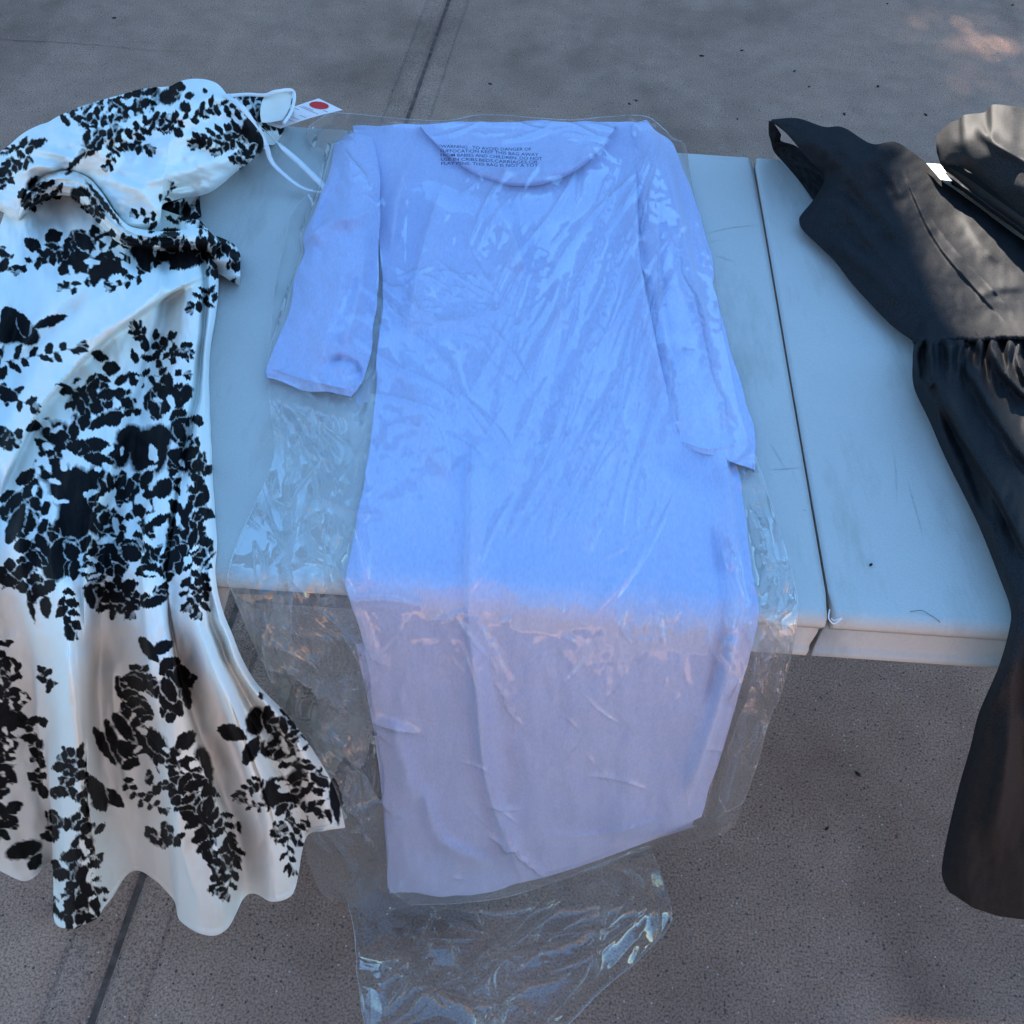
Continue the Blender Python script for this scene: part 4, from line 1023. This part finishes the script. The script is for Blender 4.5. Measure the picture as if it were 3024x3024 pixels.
def creases(px, py, lst):
    """thin straight creases in the film: (x0, y0, x1, y1, width, height)"""
    out = np.zeros(px.shape)
    fx, fy, fo = px.ravel(), py.ravel(), out.ravel()
    for (x0, y0, x1, y1, w, h) in lst:
        m = np.nonzero((fx > min(x0, x1) - 4 * w) & (fx < max(x0, x1) + 4 * w) & (fy > min(y0, y1) - 4 * w) & (fy < max(y0, y1) + 4 * w))[0]
        if not len(m): continue
        dx, dy = x1 - x0, y1 - y0; l2 = dx * dx + dy * dy
        t = ((fx[m] - x0) * dx + (fy[m] - y0) * dy) / l2
        bow = .06 * math.sqrt(l2) * np.sin(np.pi * np.clip(t, 0, 1)) * (1 if (x0 + y1) % 2 > 1 else -1)
        q = np.abs(((fx[m] - x0) * -dy + (fy[m] - y0) * dx) / math.sqrt(l2) - bow)
        env = np.clip(np.minimum(t, 1 - t) / .35, 0, 1)
        fo[m] += h * env * np.exp(-q / w)
    return fo.reshape(px.shape)
cr_ = random.Random(77)
CREASES = []
def scatter(n, x0, x1, y0, y1, ang, da, lo_, hi_, w, h):
    for k in range(n):
        x = cr_.uniform(x0, x1); y = cr_.uniform(y0, y1); a = math.radians(ang + cr_.gauss(0, da)); l = cr_.uniform(lo_, hi_) / 2
        CREASES.append((x - l * math.cos(a), y - l * math.sin(a), x + l * math.cos(a), y + l * math.sin(a), w * cr_.uniform(.6, 1.4), h * cr_.uniform(.4, 1.3)))
scatter(56, 1450, 1950, 500, 1650, 113, 9, 160, 620, 6, .0046)         # long slanting streaks
scatter(22, 1100, 1500, 750, 1350, 40, 20, 100, 320, 6, .0040)
scatter(34, 1000, 2150, 380, 1700, 90, 60, 30, 120, 4, .0020)
scatter(50, 1600, 1900, 1100, 1500, 115, 30, 25, 90, 4, .0030)         # crinkled patch
scatter(50, 1180, 1500, 780, 1000, 30, 50, 25, 90, 4, .0032)
scatter(30, 1000, 1980, 335, 400, 5, 12, 60, 260, 5, .0040)            # along the top
scatter(60, 740, 1080, 1150, 1750, 80, 30, 60, 300, 8, .0080)          # loose film left of the dress
scatter(80, 700, 1130, 1750, 2550, 65, 32, 60, 330, 9, .0130)
scatter(50, 2150, 2350, 1300, 2350, 100, 25, 50, 240, 8, .0090)
scatter(40, 1100, 2200, 1800, 2600, 70, 45, 50, 220, 5, .0030)
scatter(9, 1000, 2250, 1790, 1860, 95, 20, 40, 120, 5, .0050)         # over the table edge
def film_h(px, py, amp=1.0):
    quiet = np.exp(-(((px - 1450) / 190) ** 2 + ((py - 460) / 65) ** 2) ** 2)
    w = 1 - .93 * quiet
    u = .94 * px + .34 * py; v = -.34 * px + .94 * py
    patch = np.clip(fbm(px / 190, py / 210, 2, 91) * 2.6 + .25, 0, 1); patch = patch * patch * (3 - 2 * patch)
    ov = over(px, py); loose = 1 - np.clip(ov / .035, 0, 1)
    h = (.004 + .014 * loose) * facet(u / 250, v / 420, 71) + (.0022 + .018 * loose) * facet(px / 120, py / 170, 73)
    h = h + (.6 * patch + loose) * ((.0016 + .0016 * loose) * facet(u / 46, v / 62, 75) + .0010 * facet(px / 19, py / 24, 77))
    h = h * (1 - .75 * np.exp(-((py - 1790) / 120) ** 2) * (1 - loose)) + creases(px, py, CREASES)
    jx = px + 16 * fbm(px / 60, py / 60, 3, 311); jy = py + 16 * fbm(px / 60 + 7, py / 60, 3, 313)
    S = 0
    for L, ww, hh in (([(1830, 480), (1790, 620), (1740, 780), (1650, 960)], 16, .012), ([(1620, 740), (1560, 900), (1500, 1080), (1460, 1260)], 14, .010), ([(1880, 560), (1800, 860), (1680, 1150), (1560, 1500)], 18, .010),
                      ([(1840, 1080), (1760, 1280), (1660, 1480), (1600, 1660)], 22, .014), ([(1720, 1220), (1600, 1420), (1480, 1620)], 18, .010), ([(1080, 810), (1180, 860), (1310, 950), (1480, 900), (1540, 760)], 20, .014),
                      ([(1100, 830), (1200, 960), (1330, 1100), (1350, 1300)], 24, .012), ([(1960, 640), (2050, 900), (2100, 1100), (2180, 1350)], 14, .010), ([(1010, 430), (1100, 560)], 12, .010), ([(1950, 1000), (1990, 1200), (2000, 1320)], 16, .010),
                      ([(880, 1180), (960, 1300), (1000, 1500), (960, 1720)], 16, .012), ([(840, 1180), (860, 1400), (850, 1700), (860, 1850), (850, 2000)], 14, .016), ([(1000, 1160), (1090, 1300)], 12, .010), ([(1020, 1740), (1060, 1850), (1090, 1950), (1080, 2300)], 8, .012),
                      ([(690, 1740), (760, 1880), (850, 2100)], 10, .010), ([(880, 2130), (960, 2260), (1040, 2400), (1150, 2600)], 8, .016), ([(860, 2120), (1000, 2030), (1060, 2000)], 12, .012), ([(2260, 1830), (2230, 1950), (2270, 2090)], 10, .012),
                      ([(1400, 1760), (1440, 1900), (1480, 2050), (1560, 2200)], 14, .008), ([(1850, 1790), (1840, 1860), (1860, 1900)], 10, .010), ([(1960, 1795), (1945, 1860), (1965, 1900)], 11, .010), ([(1740, 1680), (1960, 1540)], 7, .008), ([(1430, 2450), (1560, 2560), (1650, 2600)], 12, .010), ([(2190, 1430), (2260, 1600), (2300, 1760)], 10, .008)):
        S = S + fold(jx, jy, L, ww * .55, hh, 'sharp', .3)
    return ov + amp * w * (h + S * (.75 + .25 * loose) * (1 - .8 * (1 - loose) * np.exp(-((py - 1790) / 110) ** 2)))
film, fpx, fpy = sheet('front_film', bagrows, (620, 430), M_FILM, bag, film_h, (.02, .0, .005, .005))
attr(film, 'double', 1 - np.clip(over(fpx, fpy) / .03, 0, 1))
# back film, seen where the bag overhangs the table
bb = []
for k, ((xl, yl), (xr, yr)) in enumerate(zip(BL, BR)):
    if yl < 1720: continue
    bb.append([[xl + (xr - xl) * u, yl + (yr - yl) * u, .0018] for u in np.linspace(0, 1, 9)])
bb[-1] = resample(np.c_[np.array(BB), np.full(len(BB), .0025)], 9).tolist()
def bf_h(px, py):
    w = np.clip(1 - over(px, py) / .03, 0, 1)
    return w * (.010 + .016 * facet(px / 160, py / 210, 171) + .006 * facet(px / 55, py / 70, 175))
sheet('back_film', bb, (180, 200), M_FILM2, bag, bf_h, (0, 0, 0, 0))
# loose end of the bag lying on the ground
def tail(name, left, right, n, lift, seed, mat):
    L = resample(left, n[0]); R = resample(right, n[0])
    P = np.zeros((n[0], n[1], 3))
    u = np.linspace(0, 1, n[1])
    for k in range(n[0]):
        px = L[k, 0] + (R[k, 0] - L[k, 0]) * u; py = L[k, 1] + (R[k, 1] - L[k, 1]) * u
        hh = lift + .020 + .050 * facet(px / 330, py / 260, seed) + .016 * facet((px + .5 * py) / 150, (py - .4 * px) / 130, seed + 3) + .005 * facet(px / 55, py / 48, seed + 4) * (.4 + 1.2 * np.clip(fbm(px / 200, py / 200, 2, 5) + .3, 0, 1))
        px = px + 7 * fbm(px * 0 + k / 30., px * 0 + 3.3, 2, seed) * np.abs(2 * u - 1); hh = hh + creases(px, py, TAILC) * (2.2 if lift > .004 else 1)
        hh = np.maximum(hh, lift)
        hh = hh * np.clip(np.minimum(u, 1 - u) / .08, .12, 1)
        G = onground(px, py, hh)
        t = k / (n[0] - 1)
        w = np.clip((t - .10) / .26, 0, 1); w = w * w * (3 - 2 * w)
        H = drape(px, np.minimum(py, 2800), .002 + .04 * hh)
        P[k] = H * (1 - w) + G * w
    P[..., 2] = np.maximum(P[..., 2], .003)
    o = obj(name, P.reshape(-1, 3), gridfaces(*n), mat, bag)
    M_ = film_material('film_fold', 0.16, 0.30)
    for E_ in (P[::4, 0], P[::4, -1]):
        tube('fold_edge', E_ + np.array([0, 0, .0008]), 0.0004, M_, o, 6)
    return o
KEEP = CREASES; CREASES = []
scatter(60, 1040, 1950, 2600, 3100, 118, 42, 100, 520, 7, .0100)
TAILC = CREASES; CREASES = KEEP
tail('loose_end', [(1000, 2600), (1030, 2680), (1045, 2760), (1055, 2850), (1062, 2930), (1074, 3024), (1085, 3130), (1120, 3220)], [(1900, 2470), (1945, 2560), (1981, 2700), (1956, 2764), (1869, 2850), (1770, 2931), (1683, 3024), (1600, 3130)], (300, 330), .006, 301, M_TAIL)
M_SEAM = film_material('film_seam', 0.16, 0.28)
for nm, E_ in (('side_seam', BL), ('side_seam', BR), ('top_seam', BT), ('bottom_fold', BB)):
    q = resample([(x, y, {'side_seam': .0065, 'top_seam': .03, 'bottom_fold': .012}[nm]) for x, y in E_], 240)
    tube(nm, drape(*q.T), 0.0004, M_SEAM, bag, 6)

# suffocation warning printed on the film
LINES = [('"WARNING : TO AVOID DANGER OF', (1297, 437), (1569, 446)), ('SUFFOCATION KEEP THIS BAG AWAY', (1300, 448), (1590, 460)), ('FROM BABIES AND CHILDREN. DO NOT', (1301, 461), (1601, 472)),
         ('USE IN CRIBS,BEDS,CARRIAGES OR', (1302, 474), (1588, 483)), ('PLAY PENS. THIS BAG IS NOT A TOY.', (1303, 487), (1592, 493))]
tv, tf = [], []
for txt, a, b in LINES:
    cu_ = bpy.data.curves.new('text', 'FONT'); cu_.body = txt; cu_.resolution_u = 3; cu_.offset = 0.004
    to = bpy.data.objects.new('text', cu_); C.objects.link(to)
    dg = bpy.context.evaluated_depsgraph_get(); ev = to.evaluated_get(dg); me = ev.to_mesh()
    v = np.array([q.co[:] for q in me.vertices]); f = [list(p.vertices) for p in me.polygons]
    ev.to_mesh_clear(); bpy.data.objects.remove(to); bpy.data.curves.remove(cu_)
    u = (v[:, 0] - v[:, 0].min()) / (v[:, 0].max() - v[:, 0].min()); cap = v[:, 1] / .70
    wv = 1.6 * np.sin(u * 7 + a[1])
    px = a[0] + (b[0] - a[0]) * u; py = a[1] + (b[1] - a[1]) * u - 8.8 * cap + wv
    hb = .009 + film_h(px, py) + .003
    k = len(tv); P = drape(px, py, hb); tv += P.tolist(); tf += [[q + k for q in ff] for ff in f]
obj('warning_text', tv, tf, M_INK, film, smooth=False)

# ------------------------------------------------------------------ black dress
black = empty('black_dress', (0.55, 0.95, TOP), 'sleeveless black satin dress with gathered waist, half in sunlight on the right', 'dress')
bl_l = [(2276, 358, .075), (2320, 392, .07), (2366, 445, .062), (2405, 488, .052), (2433, 514, .044), (2430, 543, .034), (2402, 590, .026), (2366, 634, .018), (2360, 652, .016), (2371, 680, .014), (2417, 725, .014), (2469, 776, .014), (2516, 838, .014), (2593, 921, .014), (2640, 967, .016), (2700, 1010, .020)]
bl_r = [(2280, 352, .075), (2355, 349, .08), (2433, 374, .08), (2490, 376, .08), (2573, 424, .07), (2640, 418, .07), (2690, 446, .06), (2749, 492, .05), (2780, 532, .045), (2820, 560, .04), (2890, 612, .035), (2980, 680, .035), (3060, 740, .035), (3120, 835, .035), (3140, 915, .035), (3150, 990, .05)]
rows = []
for a, b in zip(bl_l, bl_r):
    a = np.array(a); b = np.array(b); r = []
    for u in np.linspace(0, 1, 13):
        p = a * (1 - u) + b * u; p[2] += .020 * math.sin(math.pi * min(1, u * 1.0)) ** .7 * min(1, np.linalg.norm((b - a)[:2]) / 250)
        r.append(p)
    rows.append(np.array(r))
def bb_h(px, py):
    h = fold(px, py, [(2660, 470), (2700, 580), (2770, 720), (2870, 840), (2990, 970)], 14, .003, 'left') + fold(px, py, [(2700, 560), (2790, 700), (2900, 820), (3030, 960)], 6, .0018, 'sharp')
    h += fold(px, py, [(2320, 375), (2450, 460), (2580, 600), (2720, 760)], 26, .007) + fold(px, py, [(2440, 400), (2520, 470), (2600, 560)], 24, .007) + fold(px, py, [(2540, 500), (2600, 530), (2660, 640)], 22, -.005)
    h += fold(px, py, [(2420, 690), (2560, 780), (2680, 920)], 26, .008) + fold(px, py, [(2450, 540), (2520, 640), (2640, 800), (2760, 950)], 24, .007) + fold(px, py, [(2840, 620), (2900, 720), (2960, 780)], 16, .003) + fold(px, py, [(2880, 880), (2950, 850), (3040, 850)], 16, .003)
    g = np.exp(-np.clip((py - 1000 + 60) / -60, 0, 5) ** 2) * 0
    return h + .004 * fbm(px / 110, py / 110, 3, 33) + g
sheet('bodice', rows, (240, 160), M_BLK, black, bb_h, (.02, .01, .008, .03))
# back panel inside the armhole
bkp = [[(2270, 356, .070), (2276, 358, .07), (2284, 362, .068)], [(2270, 393, .045), (2290, 396, .045), (2306, 396, .045)], [(2277, 420, .03), (2292, 420, .03), (2307, 416, .032)], [(2286, 448, .014), (2325, 436, .024), (2352, 432, .04)], [(2314, 481, .008), (2360, 465, .02), (2402, 478, .036)], [(2355, 528, .006), (2400, 515, .014), (2440, 520, .02)], [(2402, 592, .006), (2430, 580, .01), (2450, 570, .012)]]
sheet('back_panel', bkp, (70, 40), M_BLK, black, lambda x, y: .002 * fbm(x / 20, y / 20, 2, 5), (.004, .01, .01, .004))
# skirt
sk_l = [(2690, 930, .010), (2698, 1010, .03), (2695, 1060, .03), (2699, 1143, .022), (2741, 1236, .018), (2793, 1355, .018), (2845, 1459, .018), (2897, 1568, .018), (2948, 1697, .02), (2983, 1795, .024), (2980, 1860, .028), (2948, 1971, .03), (2891, 2105, .034), (2866, 2204, .038), (2829, 2333, .04), (2793, 2488, .042), (2781, 2578, .044), (2800, 2630, .046), (2812, 2640, .046)]
sk_r = [(3170, 880), (3170, 990), (3170, 1060), (3180, 1150), (3190, 1240), (3200, 1360), (3210, 1470), (3220, 1580), (3230, 1700), (3240, 1800), (3240, 1870), (3240, 1980), (3230, 2110), (3220, 2210), (3210, 2340), (3200, 2490), (3190, 2600), (3190, 2690), (3190, 2735)]
rows = []
for k, (a, b) in enumerate(zip(sk_l, sk_r)):
    r = []
    for u in np.linspace(0, 1, 13):
        x = a[0] + (b[0] - a[0]) * u; y = a[1] + (b[1] - a[1]) * u
        if k == len(sk_l) - 1: y = np.interp(x, [2812, 2871, 2948, 3024, 3190], [2640, 2680, 2706, 2716, 2735])
        if k == len(sk_l) - 2: y = np.interp(x, [2800, 2871, 2948, 3024, 3190], [2630, 2655, 2675, 2684, 2700])
        e = min(1, u / .15)
        r.append((x, y, a[2] + .022 * e * (2 - e)))
    rows.append(r)
def bs_h(px, py):
    wl = 1003 + 4 * np.sin(px / 60.)
    dn = np.clip((py - wl) / 170, 0, 1)
    xx = px + 12 * fbm(px / 60, py / 90, 2, 44)
    g = (1 - dn) ** 1.5 * (.010 * np.sin(xx / 9.5 + 1.5 * np.sin(xx / 31.)) + .005 * np.sin(xx / 4.7 + 2))
    h = g * np.clip((py - wl + 6) / 22, 0, 1)
    h += fold(px, py, [(2760, 1020), (2760, 1100), (2820, 1250), (2960, 1480), (3060, 1700)], 26, .016, 'left') + fold(px, py, [(2840, 1000), (2860, 1080), (2960, 1250), (3080, 1420)], 20, .014, 'round') + fold(px, py, [(2930, 1000), (2960, 1090), (3060, 1200)], 14, .012, 'round')
    h += fold(px, py, [(2715, 1120), (2745, 1140), (2765, 1115)], 9, .008, 'sharp') + fold(px, py, [(2770, 1180), (2850, 1350), (2930, 1560)], 22, -.012) + fold(px, py, [(3000, 1050), (3030, 1120), (3100, 1150)], 10, .012, 'sharp')
    h += fold(px, py, [(3020, 2050), (2960, 2300), (2920, 2550)], 40, .014) + fold(px, py, [(3060, 1700), (3040, 2000), (2990, 2300)], 30, -.010)
    return h + .005 * fbm(px / 100, py / 180, 3, 53)
sheet('skirt', rows, (420, 150), M_BLK, black, bs_h, (.01, .004, .02, .02))
# gathered waist seam
wp = resample([(2702, 1010, .034), (2740, 1004, .040), (2790, 1004, .046), (2840, 1000, .050), (2900, 1002, .054), (2960, 996, .056), (3030, 994, .058), (3150, 988, .058)], 160)
wp[:, 2] += .002 * np.sin(np.arange(160) * 1.1) + .001
wp[:, 1] += 5 * perlin(np.arange(160) * .23, np.arange(160) * 0 + .5, 3)
tube('waist_seam', drape(*wp.T), 0.0026, M_BLK, black, 8)
# other shoulder, rolled over at the right
pu = resample([(2763, 402, .05), (2800, 367, .07), (2832, 352, .085), (2848, 339, .095), (2908, 331, .10), (2930, 309, .11), (2980, 312, .115), (3030, 321, .115), (3150, 345, .115)], 40)
pd = resample([(2766, 450, .05), (2782, 490, .055), (2810, 486, .065), (2860, 505, .07), (2930, 558, .075), (3024, 634, .075), (3150, 720, .075)], 40)
pr_ = []
for t, u in ((0, 0), (.2, .016), (.45, .026), (.7, .022), (.9, .010), (1, 0)):
    r = pu * (1 - t) + pd * t; r[:, 2] += u * np.linspace(.3, 1, 40); pr_.append(r)
sheet('shoulder', pr_, (90, 120), M_BLK, black, lambda x, y: fold(x, y, [(2880, 345), (2910, 400), (2980, 450), (3080, 500)], 16, .005) + .003 * fbm(x / 90, y / 90, 2, 66), (.03, .015, .04, .02))
lu = resample([(2776, 494, .045), (2810, 498, .04), (2870, 535, .04), (2940, 585, .04), (3024, 645, .04), (3150, 735, .04)], 30)
ld = resample([(2784, 510, .045), (2812, 540, .05), (2860, 578, .05), (2920, 622, .05), (2990, 672, .05), (3030, 702, .05), (3150, 790, .05)], 30)
lr = []
for t, u in ((0, 0), (.35, .012), (.7, .014), (1, 0)):
    r = lu * (1 - t) + ld * t; r[:, 2] += u; lr.append(r)
sheet('neck_edge', lr, (40, 90), M_BLK, black, lambda x, y: .002 * fbm(x / 30, y / 30, 2, 2), (.03, .02, .02, .02))
sheet('inner_back', [[(2770, 440, .02), (2950, 480, .02), (3150, 560, .02)], [(2790, 500, .02), (2950, 560, .02), (3150, 680, .02)], [(2810, 545, .02), (2960, 640, .02), (3150, 780, .02)]], (20, 30), M_BLK, black, lambda x, y: 0 * x, (.0, .0, .0, .0))
lab = drape(np.array([2736., 2777., 2812., 2778.]), np.array([482., 485., 534., 530.]), np.array([.058, .060, .060, .058]))
obj('neck_label', np.concatenate([lab, lab - np.array([0, 0, .0008])]), [(0, 3, 2, 1), (4, 5, 6, 7), (0, 1, 5, 4), (1, 2, 6, 5), (2, 3, 7, 6), (3, 0, 4, 7)], M_LABEL, black, smooth=False)

# ------------------------------------------------------------------ bits on the ground and on the table
def chip(px, py, size, where, label, group, rz):
    p = onground(np.array([float(px)]), np.array([float(py)]))[0] if where == 'g' else drape(np.array([float(px)]), np.array([float(py)]), np.array([0.]))[0]
    r = random.Random(px * 7 + py)
    vs, n = [], 9
    for lay, (s, z) in enumerate(((.85, 0.0002), (1, .0016), (.5, .0030))):
        for k in range(n):
            t = 2 * math.pi * k / n; q = size * s * r.uniform(.7, 1.15)
            x, y = q * math.cos(t), q * .5 * math.sin(t)
            vs.append((x * math.cos(rz) - y * math.sin(rz), x * math.sin(rz) + y * math.cos(rz), z))
    fs = [[l * n + k, l * n + (k + 1) % n, (l + 1) * n + (k + 1) % n, (l + 1) * n + k] for l in range(2) for k in range(n)] + [list(range(n))[::-1], [2 * n + k for k in range(n)]]
    o = obj('leaf_fragment', vs, fs, M_LEAF)
    o.location = (p[0], p[1], p[2] + (.0004 if where == 'g' else .0005))
    return tag(o, label, 'debris', group)
for k, (x, y, s) in enumerate([(2071, 166, .0085), (2191, 150, .006), (2346, 211, .006), (2389, 257, .005), (2592, 256, .0075), (2493, 338, .0075), (2733, 340, .0075), (2177, 353, .004), (1878, 298, .006), (1858, 308, .005), (1447, 249, .006), (337, 54, .007), (2990, 16, .006), (2620, 12, .005)]):
    chip(x, y, s, 'g', 'tiny dark leaf fragment on the concrete behind the table', 'leaf fragments behind the table', .3 * k)
chip(2533, 2287, .0055, 'g', 'dark speck of leaf on the concrete right of the bag', None, 2.4)
chip(2440, 2448, .0045, 'g', 'small dark crumb on the concrete between bag and black dress hem', None, .6)
chip(2570, 1671, .0020, 't', 'tiny dark seed on the table near its front right', None, .2)
hp = drape(*resample([(2688, 1806, .0012), (2722, 1803, .0015), (2745, 1815, .0012), (2768, 1830, .0012), (2776, 1838, .001)], 30).T)
hair = tube('stray_thread', hp, 0.00022, M_LEAF, None, 5)
tag(hair, 'thin dark thread curled on the table by its front edge', 'thread')
